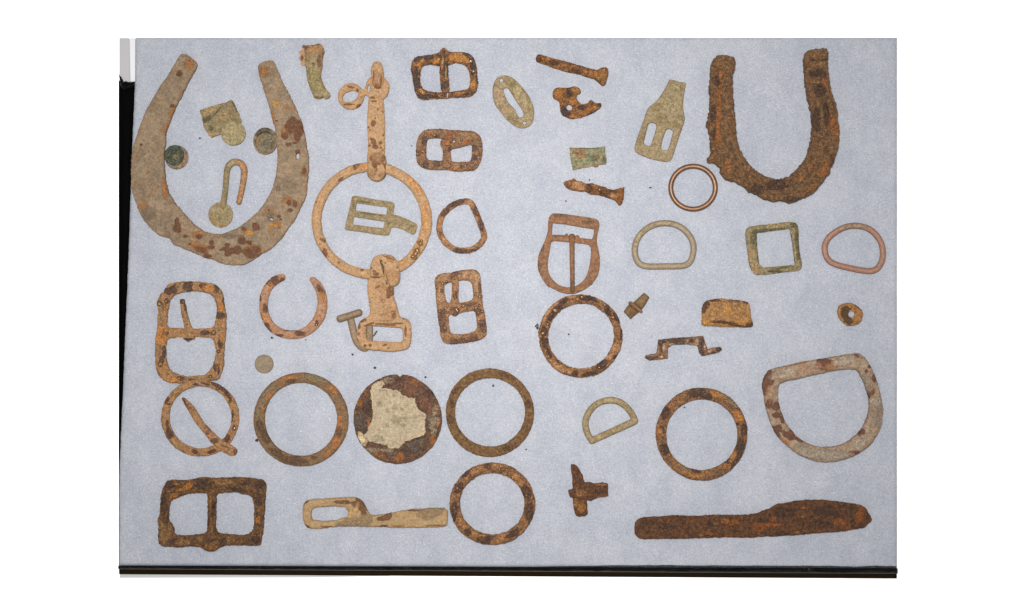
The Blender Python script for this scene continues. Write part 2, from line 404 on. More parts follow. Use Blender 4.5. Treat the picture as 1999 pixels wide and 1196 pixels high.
# ------------------------------------------------------------------ the table and the display case
PADZ = -16                          # table top, pixels below the pad's surface (12 mm)
t = NT('white_table_top'); t.b.inputs['Roughness'].default_value = .6
t.put(t.b.inputs['Base Color'], t.mix(t.noise(300), (.86,.86,.86), (.89,.89,.89))); m_table = t.m
tb = boxmesh('table_top', [(-1400,-1400),(3400,-1400),(3400,2600),(-1400,2600)], PADZ-40, PADZ, m_table)
tb['kind'] = 'structure'

t = NT('polyester_batting')
f1 = t.noise(3.0, None, 3, .8); f2 = t.noise(5.5, t.shift((.4, .1, 0), (1, .6, 1), .6), 3, .7); f3 = t.noise(90, None, 4, .55, .3)
f4 = t.noise(5.5, t.shift((.7, .3, 0), (.6, 1, 1), .3), 3, .7); f5 = t.noise(35, t.shift((.2, .6, 0)), 3, .6)
PA = alb((188,191,202), 2.45); PB = alb((192,194,203), 2.38)
base = t.mix(t.rng(f3, .38, .62), PA, PB)
f6 = t.noise(28, t.shift((.9, .2, 0), (1, .6, 1), .9), 5, .65)
base = t.mix(1., base, t.mix(t.rng(f6, .34, .66), (.945,.948,.955), (1.045,1.042,1.035)), 'MULTIPLY')
base = t.mix(1., base, t.mix(t.rng(f5, .35, .65), (.965,.967,.972), (1.03,1.028,1.024)), 'MULTIPLY')
base = t.mix(1., base, t.mix(t.rng(f1, .32, .68), (.78,.78,.79), (1.23,1.23,1.22)), 'MULTIPLY')
base = t.mix(1., base, t.mix(t.rng(f2, .3, .7), (.945,.945,.95), (1.055,1.055,1.05)), 'MULTIPLY')
base = t.mix(1., base, t.mix(t.rng(f4, .3, .7), (.945,.945,.95), (1.055,1.055,1.05)), 'MULTIPLY')
for zz, cell, rad, lo, keep in ((0, 3.6, .30, .70, .42), (1, 9, .085, .72, .75)):
  vo = t.n('ShaderNodeTexVoronoi'); t.put(vo.inputs['Vector'], t.shift((zz*.3, .1, 0), (1, 1, .25))); vo.inputs['Scale'].default_value = 1/(cell*S)
  sp = t.n('ShaderNodeSeparateColor'); t.put(sp.inputs[0], vo.outputs['Color'])
  thr = t.rng(sp.outputs[0], lo, 1., .0, rad)
  spark = t.math('LESS_THAN', vo.outputs['Distance'], thr)  # tiny fibre highlights, put into the colour as pale specks
  base = t.mix(t.math('MULTIPLY', spark, t.rng(sp.outputs[1], 0, 1, keep*.3, keep)), base, (.50,.51,.53))
t.put(t.b.inputs['Base Color'], base); t.b.inputs['Roughness'].default_value = .8; t.b.inputs['Specular IOR Level'].default_value = .2
t.b.inputs['Sheen Weight'].default_value = .15
t.put(t.b.inputs['Normal'], t.bump(f1, .00035, .8, t.bump(f5, .0015, .5))); m_pad = t.m

def black(name, col, rough, bump):
    t = NT(name); n = t.noise(5, t.shift((0, 0, 0)), 4, .7); n2 = t.noise(16, None, 2, .5)
    t.put(t.b.inputs['Base Color'], t.mix(n2, alb(col), alb(tuple(v*1.4 for v in col))))
    t.b.inputs['Roughness'].default_value = rough; t.b.inputs['Specular IOR Level'].default_value = .16 if rough < .5 else .02
    t.put(t.b.inputs['Normal'], t.bump(n, bump, 1.)); return t.m
m_vinyl = black('pebbled_black_vinyl', (2,2,3), .14, .0026)
m_side = black('dark_brown_box_side', (30,21,9), .8, .0002)
m_dark = black('matt_black_lining', (3,3,4), .7, .0006)

case = thing('display_case', 'shallow black display case lined with grey white batting under all the relics', 'display case', 990, 600, PADZ)
LE = [(72,263.5),(160,262.5),(300,257),(500,250),(740,240),(900,233),(960,231.2),(1200,231)]
def left_edge(y): return np.interp(y, [a for a, b in LE], [b for a, b in LE])
def bottom_edge(x): return 1104+(x-231)*.0033
nx, ny = 420, 300
U, Vv = np.meshgrid(np.linspace(0, 1, nx), np.linspace(0, 1, ny))
Yp = 72.5+Vv*(1104.5-72.5)
Xl = left_edge(Yp)+.8*fbm(Yp*0, Yp, 5, 3, 3)
Xp = Xl+(1752-Xl)*U
Yp = 72.5+Vv*(bottom_edge(Xp)-72.5)
edge = np.minimum(np.minimum(Xp-Xl, 1752-Xp), np.minimum(Yp-72.5, bottom_edge(Xp)-Yp))
Z = .9*fbm(Xp, Yp, 60, 4, 3)-.9-np.clip(1-edge/7, 0, 1)**2*4+.35*fbm(Xp, Yp, 9, 8, 2)
o_ = tuple(case['_o'])
Vt = np.column_stack([((Xp-o_[0])*S).ravel(), ((o_[1]-Yp)*S).ravel(), ((Z-o_[2])*S).ravel()])
idx = np.arange(nx*ny).reshape(ny, nx)
q = np.column_stack([idx[:-1, :-1].ravel(), idx[1:, :-1].ravel(), idx[1:, 1:].ravel(), idx[:-1, 1:].ravel()])
rim = np.concatenate([idx[0, :], idx[1:, -1], idx[-1, -2::-1], idx[-2:0:-1, 0]])
low = Vt[rim].copy(); low[:, 2] = .5*S
Vall = np.vstack([Vt, low]); k0 = len(Vt); m = len(rim); r2 = np.roll(np.arange(m), -1)
wq = np.column_stack([rim, rim[r2], k0+r2, k0+np.arange(m)])
mesh_np('batting', Vall, [q, wq], m_pad, None, case)
# left wall of the case: glossy black vinyl lip with creases, widening towards the top
Yw = np.linspace(156, 1104, 240); vx = []; NW = 12
for k in range(NW+1):
    u = k/NW; xl = 231.0; xr = left_edge(Yw)-.5
    xx = xl+(xr-xl)*u; zz = -8*np.sin(u*math.pi)*.6-3-6*u+2.2*fbm(xx*3, Yw, 16, 21, 3)*np.sin(math.pi*min(max(u, .05), .95))
    topfade = np.clip((Yw-156)/6, 0, 1)
    yy = Yw+3.0*fbm(xx*2, xx*0, 6, 5, 2)*(1-topfade)
    vx.append(np.column_stack([(xx-o_[0])*S, (o_[1]-yy)*S, (zz-o_[2])*S]))
Vw = np.vstack(vx); ny2 = len(Yw); idx = np.arange((NW+1)*ny2).reshape(NW+1, ny2)
q = np.column_stack([idx[:-1, :-1].ravel(), idx[:-1, 1:].ravel(), idx[1:, 1:].ravel(), idx[1:, :-1].ravel()])
rim = np.concatenate([idx[:, 0], idx[-1, 1:], idx[-2::-1, -1], idx[0, -2:0:-1]])
low = Vw[rim].copy(); low[:, 2] = .5*S; k0 = len(Vw); m = len(rim); r2 = np.roll(np.arange(m), -1)
mesh_np('side_wall', np.vstack([Vw, low]), [q, np.column_stack([rim, k0+np.arange(m), k0+r2, rim[r2]])], m_dark, None, case)
# torn curls of vinyl at the top of the side wall
relief('vinyl_edge', poly(P('A1','60,420 85,455 110,495 150,492 175,500 200,490 212,492 212,540 150,560 110,575 75,540 60,480'), 1), m_vinyl, 3, 4, -4, case, 1.6, 5, 2.4, 6)
# front: glossy pebbled lip, thin grey seam, dark box side
def strip(name, x0, x1, f0, f1, z0, z1, mat, amp=0.):
    n = 200; xs = np.linspace(x0, x1, n); a, b = f0(xs), f1(xs); K = 6; rows = []
    for k in range(K+1):
        u = k/K; y = a+(b-a)*u; z = z1-1.2*(2*u-1)**2+amp*fbm(xs, y*2, 5, 77, 2)
        rows.append(np.column_stack([(xs-o_[0])*S, (o_[1]-y)*S, (z-o_[2])*S]))
    V = np.vstack(rows); idx = np.arange((K+1)*n).reshape(K+1, n)
    q = np.column_stack([idx[:-1, :-1].ravel(), idx[1:, :-1].ravel(), idx[1:, 1:].ravel(), idx[:-1, 1:].ravel()])
    rim = np.concatenate([idx[0, :], idx[1:, -1], idx[-1, -2::-1], idx[-2:0:-1, 0]])
    low = V[rim].copy(); low[:, 2] = (z0-o_[2])*S; k0 = len(V); m = len(rim); r2 = np.roll(np.arange(m), -1)
    return mesh_np(name, np.vstack([V, low]), [q, np.column_stack([rim, rim[r2], k0+r2, k0+np.arange(m)])], mat, None, case)
be = bottom_edge
t = NT('grey_seam'); t.put(t.b.inputs['Base Color'], alb((96,96,98))); t.b.inputs['Roughness'].default_value = .5; m_seam = t.m
strip('front_lip', 231, 1752, lambda x: be(x)+.2, lambda x: 1109.6+(x-231)*.0058, PADZ+.5, 2.5, m_vinyl, 1.0)
strip('seam', 231, 1752, lambda x: 1109.8+(x-231)*.0058, lambda x: 1111.0+(x-231)*.0058, PADZ+.5, -1, m_seam, .2)
strip('front_wall', 231, 1752, lambda x: 1111.2+(x-231)*.0058, lambda x: 1121.5+(x-231)*.0055, PADZ+.5, -6, m_side, .3)
strip('lip_glue', 1040, 1750, lambda x: be(x)-.3-np.clip((x-1040)/160, 0, 1)*(3.6+1.6*fbm(x, x*0, 40, 5, 3)), lambda x: be(x)+.1, -2, .2,
      crust('grey_glue_line', (176,172,178), (140,136,142), (190,188,194), (110,104,110), .2, .15, 8, 5, .2, gloss=.4, seed=40), .5)
# beside the case: the folded white card top left, and a grey strip painting the front's shadow
t = NT('white_card'); t.put(t.b.inputs['Base Color'], (*alb((236,236,240)), 1)[:3]); t.b.inputs['Roughness'].default_value = .5; m_card = t.m
t = NT('shaded_card'); t.put(t.b.inputs['Base Color'], alb((184,181,184))); t.b.inputs['Roughness'].default_value = .5; m_card_shade = t.m  # flat panel's grey paints the shade of a fold turned from the light
t = NT('painted_shadow_grey'); t.put(t.b.inputs['Base Color'], alb((212,215,212))); t.b.inputs['Roughness'].default_value = .7; m_case_shadow = t.m
card = thing('folded_card', 'white card folded lengthwise, upright strip beside the top left corner of the batting', 'card', 247, 115, PADZ)
boxmesh('face_panel', [(231,72.5),(251,72.5),(252.5,160),(231,160)], PADZ+8, -12, m_card_shade, card, bevel=1.0)
boxmesh('edge_fold', [(251.4,72.5),(262.6,72.5),(262.2,159),(253,159)], PADZ+8, -9, m_card, card, bevel=1.5)
shadow_strip = boxmesh('case_shadow_strip', [(231,1118),(760,1122),(760,1126),(600,1129.3),(231,1129.6)], PADZ+.6, PADZ+2.4, m_case_shadow)  # added grey sheet that draws the case's soft shadow on the table
tag(shadow_strip, 'grey white strip painting the soft shadow below the left half of the case front', 'painted shadow')

# ------------------------------------------------------------------ the relics
N = 'horseshoe'
hs1 = P('A1','695,228 735,235 790,285 828,315 825,360 790,425 745,500 700,600 655,680 610,770 580,860 540,950 525,1010 520,1100 512,1180',
 'A2','510,60 515,250 530,350 560,440 610,530 680,610 760,700 830,765 900,805 960,825 1020,830 1090,822 1160,800 1230,770 1300,720 1380,650 1440,590 1500,510 1550,410 1580,310 1600,200 1610,80 1606,0',
 'A1','1598,1080 1588,1000 1580,920 1550,840 1530,740 1500,660 1470,560 1440,470 1422,410 1415,350 1440,320 1490,300 1550,288 1575,300 1600,360 1640,460 1690,560 1750,670 1800,780 1840,880 1870,1000 1890,1100 1903,1180',
 'A2','1915,80 1912,220 1898,330 1890,430 1860,530 1800,640 1760,720 1700,800 1640,880 1570,960 1490,1010 1420,1050 1350,1095 1290,1130 1220,1137 1130,1130 1050,1110 990,1080 930,1075 860,1040 780,1000 700,970 640,945 585,925 575,880 545,858 520,858 495,862 440,830 380,780 330,720 280,640 245,560 215,470 195,390 188,280 190,150 199,10',
 'A1','205,1130 230,1060 265,950 310,840 360,730 420,620 490,510 550,430 600,340 640,270 670,235')
s = poly(hs1, 1)-vell('A2', 1805, 75, 20, 32)-poly(P('A2','1520,680 1550,672 1572,692 1560,702 1535,694'), 0)
st = (St('A2', (168,112,62), '850,960,110,50,20 1370,990,90,60 1330,815,50,30 840,835,60,35 1700,500,60,40 1870,220,30,60 520,380,30,120 300,560,60,30 1600,740,60,40', .6)
 + St('A1', (168,112,62), '560,960,60,80 760,330,60,60 1480,400,60,60 1550,900,50,120 1740,950,60,130,70 600,800,80,40,-60', .55)
 + St('A1', (190,148,80), '1600,715,44,46', .55)
 + St('A2', (196,140,70), '1340,820,35,22 1560,750,40,20', .8)
 + St('A2', RED, '860,980,60,28,20 935,1045,40,22 1220,985,40,45 1140,1010,55,35,-30 1120,935,28,18 1090,975,50,18,-20 1260,895,38,40 1338,910,30,26 1400,765,38,40 1280,780,24,20 970,915,28,30 1350,1010,80,50 1400,985,40,40 635,700,34,22,-60 640,770,42,50 850,855,32,22 720,855,22,16 970,960,34,18 1720,530,22,26 1778,540,18,38 1730,600,28,20 1870,220,20,26 1625,660,20,14 1525,600,10,10 760,930,16,10 1640,690,12,12', .95)
 + St('A1', RED, '1745,920,52,80,20 1820,960,50,90 1800,1040,36,40 1675,1030,34,32 1718,1108,28,16 1780,1095,20,14 1805,1180,24,18 590,735,22,16 655,420,30,34,40 1600,880,14,10 290,1110,16,12', .9)
 + St('A2', GREY, '1540,650,36,36 1620,390,30,30 1140,850,120,26 350,640,80,80', .5))
relief(N, s, M['tan'], 6.5, 5, 0, None, 1.2, 8, 1.1, 16, st)
tag(bpy.data.objects[-1] if False else scn.collection.objects[-1], 'wide tan horseshoe with dark rust scabs and a small nail hole in its right arm', 'horseshoe')
def T(o, label, cat, group=None): return tag(o, label, cat, group)

hs2 = P('B3','805,137 870,138 962,150 968,230 950,290 942,370 950,480 955,600 965,700 975,800 985,880 1005,950 1040,1020 1090,1090 1150,1150',
 'B4','885,70 940,120 1000,165 1050,180 1085,188 1130,180 1180,165 1220,130 1260,85',
 'B3','1540,1110 1580,1050 1605,1000 1625,930 1638,850 1645,760 1635,660 1620,580 1600,500 1585,430 1580,350 1572,260 1570,180 1585,120 1620,95 1680,78 1765,75 1780,110 1785,200 1788,300 1805,390 1820,480 1850,560 1865,640 1872,720 1882,800 1878,900 1868,980 1850,1050 1825,1120',
 'B4','1512,45 1480,110 1460,160 1410,220 1360,285 1290,320 1230,345 1180,358 1140,348 1110,342 1060,350 1000,335 940,300 890,280 850,240 790,210 730,195 690,150 685,105 640,72 590,65 585,45 610,15',
 'B3','750,1010 760,990 748,930 740,850 725,790 712,760 725,700 735,600 742,500 735,420 745,330 748,240 760,200 785,160')
gl = stroke(P('B3','850,300 840,500 830,700 810,850 820,950 880,1080','B4','900,200 1050,270 1180,270 1320,220 1400,100','B3','1810,1100 1840,900 1830,700 1790,500 1740,330'), 6)
st = (St('B3', (168,108,58), '820,560,26,330,2 810,860,34,70 830,310,60,30 1830,760,36,130,-10 1750,380,26,46,-30 1900,1000,30,60 1760,1120,90,30,-50 900,1130,26,50,-20 780,740,24,36', .75)
 + St('B3', (150,112,72), '870,200,80,60 1680,120,90,30 1710,215,60,26 1810,900,30,90', .75)
 + St('B4', (168,108,58), '740,100,24,50 1440,110,30,80,30 1330,100,26,24 1330,255,60,16,-40 1250,180,36,16,-30', .8)
 + St('B3', (84,60,44), '800,360,36,50 770,660,26,80 1700,300,80,36 1700,450,60,60 1640,180,30,14 1750,175,30,12 770,830,22,40 1760,640,30,120 1680,700,40,100', .8)
 + St('B4', (88,62,46), '950,260,60,40 1080,230,90,40 1480,60,20,50 1190,330,60,16', .7))
T(relief(N, poly(hs2, 0), M['darkrust'], 12, 9, 0, None, 1.8, 7, 1.9, 12, st, extra=lambda x, y: -2.2*np.clip(1+gl.f(x, y)*-.25, 0, 1)),
  'thick dark brown horseshoe, heavily scaled, near the top right corner', 'horseshoe')

# --- inside the tan horseshoe
T(relief('folded_plate', poly(P('A1','850,775 900,755 1000,725 1080,705 1130,690 1155,675 1175,690 1200,745 1230,810 1255,880 1240,930 1150,990 1060,1005 965,1045 940,1020 890,940 872,860'), 0)
  , M['brass'], 3.2, 2.5, 0, None, .8, 6, .8, 16, St('A1', (176,148,104), '940,790,80,30,-30 1090,830,60,30 970,1010,30,20') + St('A1', (96,92,66), '920,860,50,30,-30 1030,780,60,8,-50 960,950,24,26 1080,820,12,10 1190,740,60,8,65', .8),
  extra=lambda x, y: 2.4*np.exp(-((x-453-(y-215)*.42)/4.5)**2)+1.8*np.exp(-(((x-405)+(y-240)*1.2)/9)**2)),
  'bent square of olive sheet brass with a round disc on its lower right corner', 'metal scrap')
T(relief('round_token', vell('A1', 1180, 1000, 118), M['palebrass'], 1.8, 1.6, 7.5, None, .5, 6, .3, 14, St('A1', (170,156,118), '1180,1000,118', .9), tilt=(.02, -.05)),
  'flat pale olive disc lying on the corner of the bent brass square', 'disc')
c_ = thing('cup_button', 'hollow grey cup shaped button leaning on the inner edge of the tan horseshoe', 'button', 519, 275)
relief('rim', ell(518.9,275.6,23.3,26.4)-ell(518.9,278.5,19.2,19.8), M['drycup'], 5.5, 2.6, 0, c_, .5, 8, .4, 10, [(( 96,90,70),512,258,18,8,-10,.8), ((170,142,104),505,296,20,6,30,.6)], extra=lambda x, y: np.clip((266-y)*.25, 0, 3))
relief('face', ell(518.9,278.5,19.8,20.4), M['drycup'], 2, 2, 0, c_, .3, 8, .5, 8, [((116,108,90),523,283,12,11,0,.8), ((168,136,100),506,272,7,10,0,.6)])
c_ = thing('domed_button', 'round button with blackish green dome leaning left on the tan horseshoe arm', 'button', 345, 307)
relief('disc', ell(345.2,306.9,23,23.5), M['drycup'], 2.2, 2, 0, c_, .3, 8, .3, 10, [((164,134,104),359,312,12,16,20,.8)])
relief('dome', ell(341.6,303.5,18.6,19.6), M['darkgreen'], 6, 16, 2.6, c_, .8, 6, .9, 7, [((140,128,84),345,306,7,5,0,.8), ((120,120,70),350,297,4,5,0,.7)])
c_ = thing('hook_with_disc', 'slim olive brass hook curling to copper red with a round disc at its foot', 'hook', 440, 380)
relief('disc', vell('A2', 1052, 642, 118, 124), M['palebrass'], 3, 2.5, 0, c_, .5, 7, .5, 10, St('A2', (160,132,88), '980,690,40,60,-50 1080,745,50,20', .8)+St('A2', (160,146,108), '1060,620,80,80', .6))
relief('shank', stroke(P('A2','1075,560 1095,430 1105,330 1110,230 1125,175 1160,135 1205,128 1250,140 1278,185 1283,235 1275,310 1258,400 1240,480 1230,520'), np.array([30,28,28,30,32,34,32,32,33,33,30,29,28,27])*.2007, sm=2), M['palebrass'], 5, 6.2, 0, c_, .3, 8, .3, 10,
  St('A2', (188,136,98), '1290,240,26,130 1240,140,50,20,30 1250,400,30,60 1240,500,30,60', .85)+St('A2', (180,130,92), '1232,420,18,120,10', .6)+St('A2', (146,134,98), '1110,200,20,80 1100,400,16,120', .6))
# --- toothed fitting
c_ = thing('toothed_fitting', 'curved olive tube with a flared crusty end and saw teeth along its left', 'metal fitting', 612, 140)
relief('toothed_plate', poly(P('A3','110,140 150,145 150,345 95,338 82,318 100,300 75,285 68,262 88,246 76,230 70,205 88,190 108,185 100,160'), 0), M['clay'], 2.2, 2, 1, c_, .5, 5, .5, 7, St('A3', (120,84,62), '120,155,30,20 100,270,16,30', .7))
relief('tube', poly(P('A3','135,145 200,140 280,122 322,185 310,240 300,300 298,370 285,400 285,460 310,530 345,580 380,620 370,655 340,668 305,648 270,668 225,660 205,620 180,560 160,500 145,430 135,350 128,280 125,200'), 1), M['palebrass'], 6, 13, 1, c_, .9, 6, .8, 8,
  St('A3', (172,128,84), '230,170,90,50 300,180,20,60 290,340,14,50 160,240,14,80', .85)+St('A3', (120,84,54), '240,140,50,12,-15 150,165,40,14 270,300,22,70 310,230,14,50 215,330,16,16 140,180,14,16', .8)+St('A3', (152,138,94), '230,480,70,130,-25', .7)+St('A3', (110,100,66), '250,650,40,8 300,645,14,12', .7),
  extra=lambda x, y: 2.5*np.exp(-(((x-602)+(y-100)*-.05)/3.5)**2)*(y < 120))
# --- bridle hardware
bx, by = 735, 400
br = thing('bridle_bit', 'clay coloured harness hardware: figure eight link, strap, big ring and square ended snap', 'harness hardware', bx, by)
pit = (122,82,54)
big = ell(726.4,430.5,116.8,113.9)-ell(725.4,430.3,97.3,95.2)
relief('ring', big, M['clay'], 8, 9.6, 0, br, 1.0, 12, .5, 18, St('A4', pit, '490,120,36,28 470,135,20,30 178,960,20,40,-20 310,1058,16,10 535,1132,18,10 1140,660,10,8 95,478,8,8 810,112,14,8 150,840,30,14,30 330,250,36,10,-40', .9)
 + St('A4', (150,104,52), '1105,870,30,36 1060,960,60,26,-50 1040,1010,30,20', .85)+St('A4', (206,150,96), '560,130,60,40 1150,620,30,160 1050,300,40,120,-40 900,1080,100,30,-30', .6),
 Bd('A4', '1105,875,12 1115,850,10 1070,940,14 1055,975,14 1030,1000,12 1085,960,9', 1.6))
relief('figure_eight_link', (vell('A3',576,640,127,128).blend(vell('A3',832,560,116,126), 12))-vell('A3',570,641,80,50,-22)-vell('A3',750,562,14,36,10),
 M['clay'], 6, 6, 0, br, .7, 8, .5, 12, St('A3', pit, '575,552,46,14,15 640,580,12,20,-30 685,545,14,14 560,720,60,10 650,735,26,16,-40 680,650,10,10 790,655,24,14', .75), tilt=(.02, 0))
relief('swivel_knob', poly(P('A3','775,430 768,390 785,330 820,302 860,305 885,340 892,400 895,460 893,520 868,568 820,572 790,540 780,480'), 2), M['clay'], 7, 11, 6, br, .7, 8, .6, 10, St('A3', (182,138,104), '830,480,50,80', .6)+St('A3', pit, '832,545,20,26 850,560,12,12 800,440,8,50 870,500,8,50,10', .85))
relief('strap', poly(P('A3','752,655 745,700 740,780 735,900 738,1000 745,1100 742,1180','A4','582,60 582,200 600,240 640,270 690,275 740,255 772,210 775,130 765,50 752,5','A3','903,1180 903,1050 905,900 900,780 893,690 890,655 820,668'), 1), M['clay'], 5.5, 6, 2, br, .7, 9, .6, 14,
 St('A3', pit, '795,905,24,30 840,770,10,10 885,790,8,12 815,855,8,8 745,945,10,14 760,970,8,8 890,1020,6,12 800,1080,30,34 810,1130,30,26 865,1095,16,14 775,1055,12,10 870,1140,10,10 885,1165,8,8 760,1120,12,12 765,965,8,8 800,690,30,6', .9)
 + St('A4', pit, '660,110,28,36 625,50,16,20 700,100,20,14 762,125,14,28 672,155,14,26 740,60,16,50', .85)+St('A4', (150,112,78), '690,40,70,60 640,190,50,50 730,220,40,30', .5),
 extra=lambda x, y: 7*np.exp(-((y-333)/20)**2))
relief('snap_body', poly(P('C2','432,345 520,335 600,330 660,360 705,425 702,500 705,560 730,610 745,680 757,740 800,765 860,780 885,830 890,900 885,1000 870,1080 800,1105 740,1108 700,1120 600,1112 470,1100 380,1085 330,1040 312,980 310,900 330,820 370,770 440,745 455,680 440,600 425,500 424,420'), 1)
 - poly(P('C2','405,845 480,843 600,855 700,858 795,868 800,920 800,1022 690,1018 560,1010 475,1005 412,1000'), 1), M['clay'], 6.5, 7, 3.5, br, .8, 9, .8, 12,
 St('C2', (182,140,104), '560,440,60,60 590,560,40,60 650,720,90,90', .6)+St('C2', pit, '665,470,36,44 650,525,22,30 680,500,20,26 710,740,24,34 700,690,30,8 620,830,120,10,4 440,830,60,10,-20 400,1055,18,12 458,1050,16,18 610,1048,30,10,-20 385,790,40,14,-20 475,548,8,6 340,850,12,30 335,930,12,16 750,820,50,10 830,900,14,60 575,575,16,8,-50 540,430,30,8,-30 650,1080,12,8 320,1000,10,30 820,770,30,8', .85),
 extra=lambda x, y: 2.5*np.exp(-((x-746)/14)**2)*(y < 625)*(y > 560))
relief('snap_hook', poly(P('C2','455,250 462,190 500,115 560,93 640,92 705,115 748,165 768,240 775,310 765,380 740,415 700,430 642,422 618,375 604,310 560,335 480,345 452,320'), 2), M['clay'], 8, 11, 9, br, .8, 9, .7, 12,
 St('C2', (176,136,98), '690,330,80,90 680,140,60,40,30', .6)+St('C2', pit, '505,268,20,12 520,300,30,18 575,160,10,12 618,182,10,8 470,235,10,8 400,290,20,20 500,330,90,7 740,230,10,14 660,130,60,8,20', .85)+St('C2', (60,44,34), '580,200,7,40,-30 596,265,6,40,-10 625,390,8,36,-20', .95),
 extra=lambda x, y: -4.5*np.exp(-((x-(744+(y-505)*.28+((y-512)/40)**2*1.0))/2.0)**2)*(y > 508))
c_ = thing('t_headed_pin', 'dull brown T headed pin bent under the square end of the snap', 'pin', 685, 640)
relief('shank', stroke(P('C2','240,760 262,860 290,980 335,1055 392,1090 436,1050 442,940 440,860'), 39*.184, sm=2), M['pin'], 3.4, 6.2, 0, c_, .3, 9, .3, 12)
relief('head', stroke(P('C2','132,770 230,740 332,706'), [38*.184]*3), M['pin'], 6, 7, 1.5, c_, .3, 9, .3, 12)

# --- buckles of the top middle column
c_ = thing('buckle', 'glossy yellow and black rusted buckle, topmost of the middle column', 'buckle', 866, 148)
relief('frame', poly(P('A3','1290,245 1380,235 1440,215 1490,195 1560,210 1640,205 1710,215 1760,250 1790,300 1800,380 1808,470 1815,540 1790,600 1745,645 1640,650 1540,655 1450,665 1350,672 1270,680 1225,655 1195,600 1180,500 1165,420 1160,340 1180,285 1230,252'), 1)
 - poly(P('A3','1265,345 1340,330 1430,342 1520,345 1545,325 1600,315 1660,330 1710,370 1730,440 1732,540 1700,575 1620,585 1530,598 1400,602 1310,590 1262,550 1245,480 1255,400'), 1)
 - poly(P('A3','1508,585 1518,585 1520,670 1508,670'), 0), M['yellow'], 7, 8, 0, c_, 1.2, 7, 1.3, 8,
 St('A3', (202,136,52), '1600,265,80,45 1690,290,50,24,30 1410,290,30,40 1240,310,60,30,-30 1770,520,30,60,20 1260,590,50,18,30 1640,610,60,14', .85)+St('A3', (62,44,34), '1240,275,50,24,-30 1330,260,60,24 1200,420,34,60 1215,530,30,70 1420,245,20,30 1760,330,30,60 1720,230,50,20 1700,620,40,14 1330,640,90,20 1760,420,20,30 1800,470,14,60', .8),
 Bd('A3', '1745,300,10 1760,400,10 1755,480,8 1250,600,10', .9))
relief('tongue', stroke(P('A3','1483,215 1478,330 1483,450 1492,572'), np.array([40,40,42,42])*.2007), M['yellow'], 6, 8, 6, c_, 1.1, 6, 1.2, 7, St('A3', (72,52,32), '1480,240,26,60 1500,380,30,80 1490,540,40,40', .7)+St('A3', (184,150,84), '1470,300,10,40 1500,420,8,60', .7))
c_ = thing('buckle', 'umber brown buckle with a pinhole beside its tongue, under the yellow and black buckle', 'buckle', 878, 292)
relief('frame', poly(P('D7','390,215 560,210 720,208 850,230 1000,228 1120,245 1270,250 1350,285 1410,350 1440,440 1452,560 1440,700 1410,820 1360,920 1290,990 1150,990 1010,1005 900,990 800,965 640,970 440,965 320,920 240,850 215,740 212,560 225,430 280,310'), 1)
 - poly(P('D7','430,400 520,380 620,378 720,395 740,450 740,540 740,590 740,680 730,740 725,800 560,795 410,780 400,640 408,500'), 1)
 - poly(P('D7','850,587 1000,565 1120,530 1252,498 1255,600 1248,720 1225,820 1100,818 960,825 860,812 845,720'), 1)-vell('D7',915,438,28,26), M['umber'], 6, 6, 0, c_, .6, 6, .7, 9,
 St('D7', (160,122,82), '480,260,160,50 1180,340,180,80 270,430,60,120 950,900,60,80,-30 560,830,120,30', .7)+St('D7', (84,62,54), '370,430,56,100 580,340,80,30 250,660,50,50 600,850,60,50 1290,560,60,70 1300,740,50,60 780,900,70,50 400,870,60,60', .75)+St('D7', (170,96,44), '830,330,50,50 350,640,60,50 480,300,40,30 880,1000,60,30 1180,440,80,40', .7),
 Bd('D7', '720,410,16 720,465,16 560,330,22 245,670,20 340,630,22 305,845,18 1130,900,24 1180,965,14 1295,850,16 1410,655,14 1060,410,18', 1.4))
relief('tongue', poly(P('D7','690,400 760,380 860,430 882,500 850,580 860,700 872,830 850,930 740,930 690,850 702,740 715,640 700,580 663,530 665,450'), 1), M['umber'], 5, 7, 4, c_, .5, 6, .8, 8, St('D7', (180,112,50), '790,460,60,50', .7)+St('D7', (90,60,42), '790,520,70,8 830,600,30,50', .7))
T(relief('d_ring', stroke(P('A4','1520,462 1440,485 1360,540 1310,600 1290,660 1280,740 1310,820 1360,880 1430,930 1510,945 1600,935 1670,890 1712,840 1720,790 1690,700 1660,620 1630,550 1595,480 1560,460'), 29*.2007, True), M['ochre'], 5, 6.2, 0, None, .8, 6, .6, 9,
 St('A4', (90,62,48), '1450,480,100,26,-25 1340,570,60,26,-50 1640,560,26,60,-20 1690,690,24,90,-15 1480,945,90,26 1620,930,60,20,-20 1300,790,16,50,-20 1355,860,16,40,-40', .85)+St('A4', (186,136,92), '1290,700,24,60 1340,840,22,60,-40 1590,480,30,50,-30 1560,915,80,12 1710,820,20,40', .8)),
 'small rusty D shaped ring just right of the large clay ring', 'ring')
c_ = thing('brass_slide', 'olive brass two slot slide with a curved tail, inside the large clay ring', 'strap slide', 744, 420)
sl = poly(P('A4','440,403 560,425 700,450 850,470 848,520 835,590 880,600 950,625 1020,660 1072,685 1065,730 1040,792 990,770 930,735 880,720 820,712 805,760 790,797 700,790 560,765 440,750 362,738 372,690 400,580 425,470'), 1)
sl = sl-poly(P('A4','480,480 620,500 778,522 770,592 620,575 472,550'), 0)-poly(P('A4','455,612 600,638 755,660 740,725 600,708 442,688'), 0)
relief('frame', sl, M['brass'], 4, 5, 0, c_, .35, 8, .3, 12, St('A4', (108,102,68), '600,585,120,10,8 560,470,100,8,8 800,680,20,10,-50 450,500,10,30', .7), extra=lambda x, y: np.where(x > 772, -1.0*np.abs(y-(428+(x-770)*.4))/4+.8, 0), clip=lambda x, y: x-771)
relief('tail', sl, M['brass'], 4, 5, 0, c_, .35, 8, .3, 12, (), clip=lambda x, y: 771-x, seed=11)

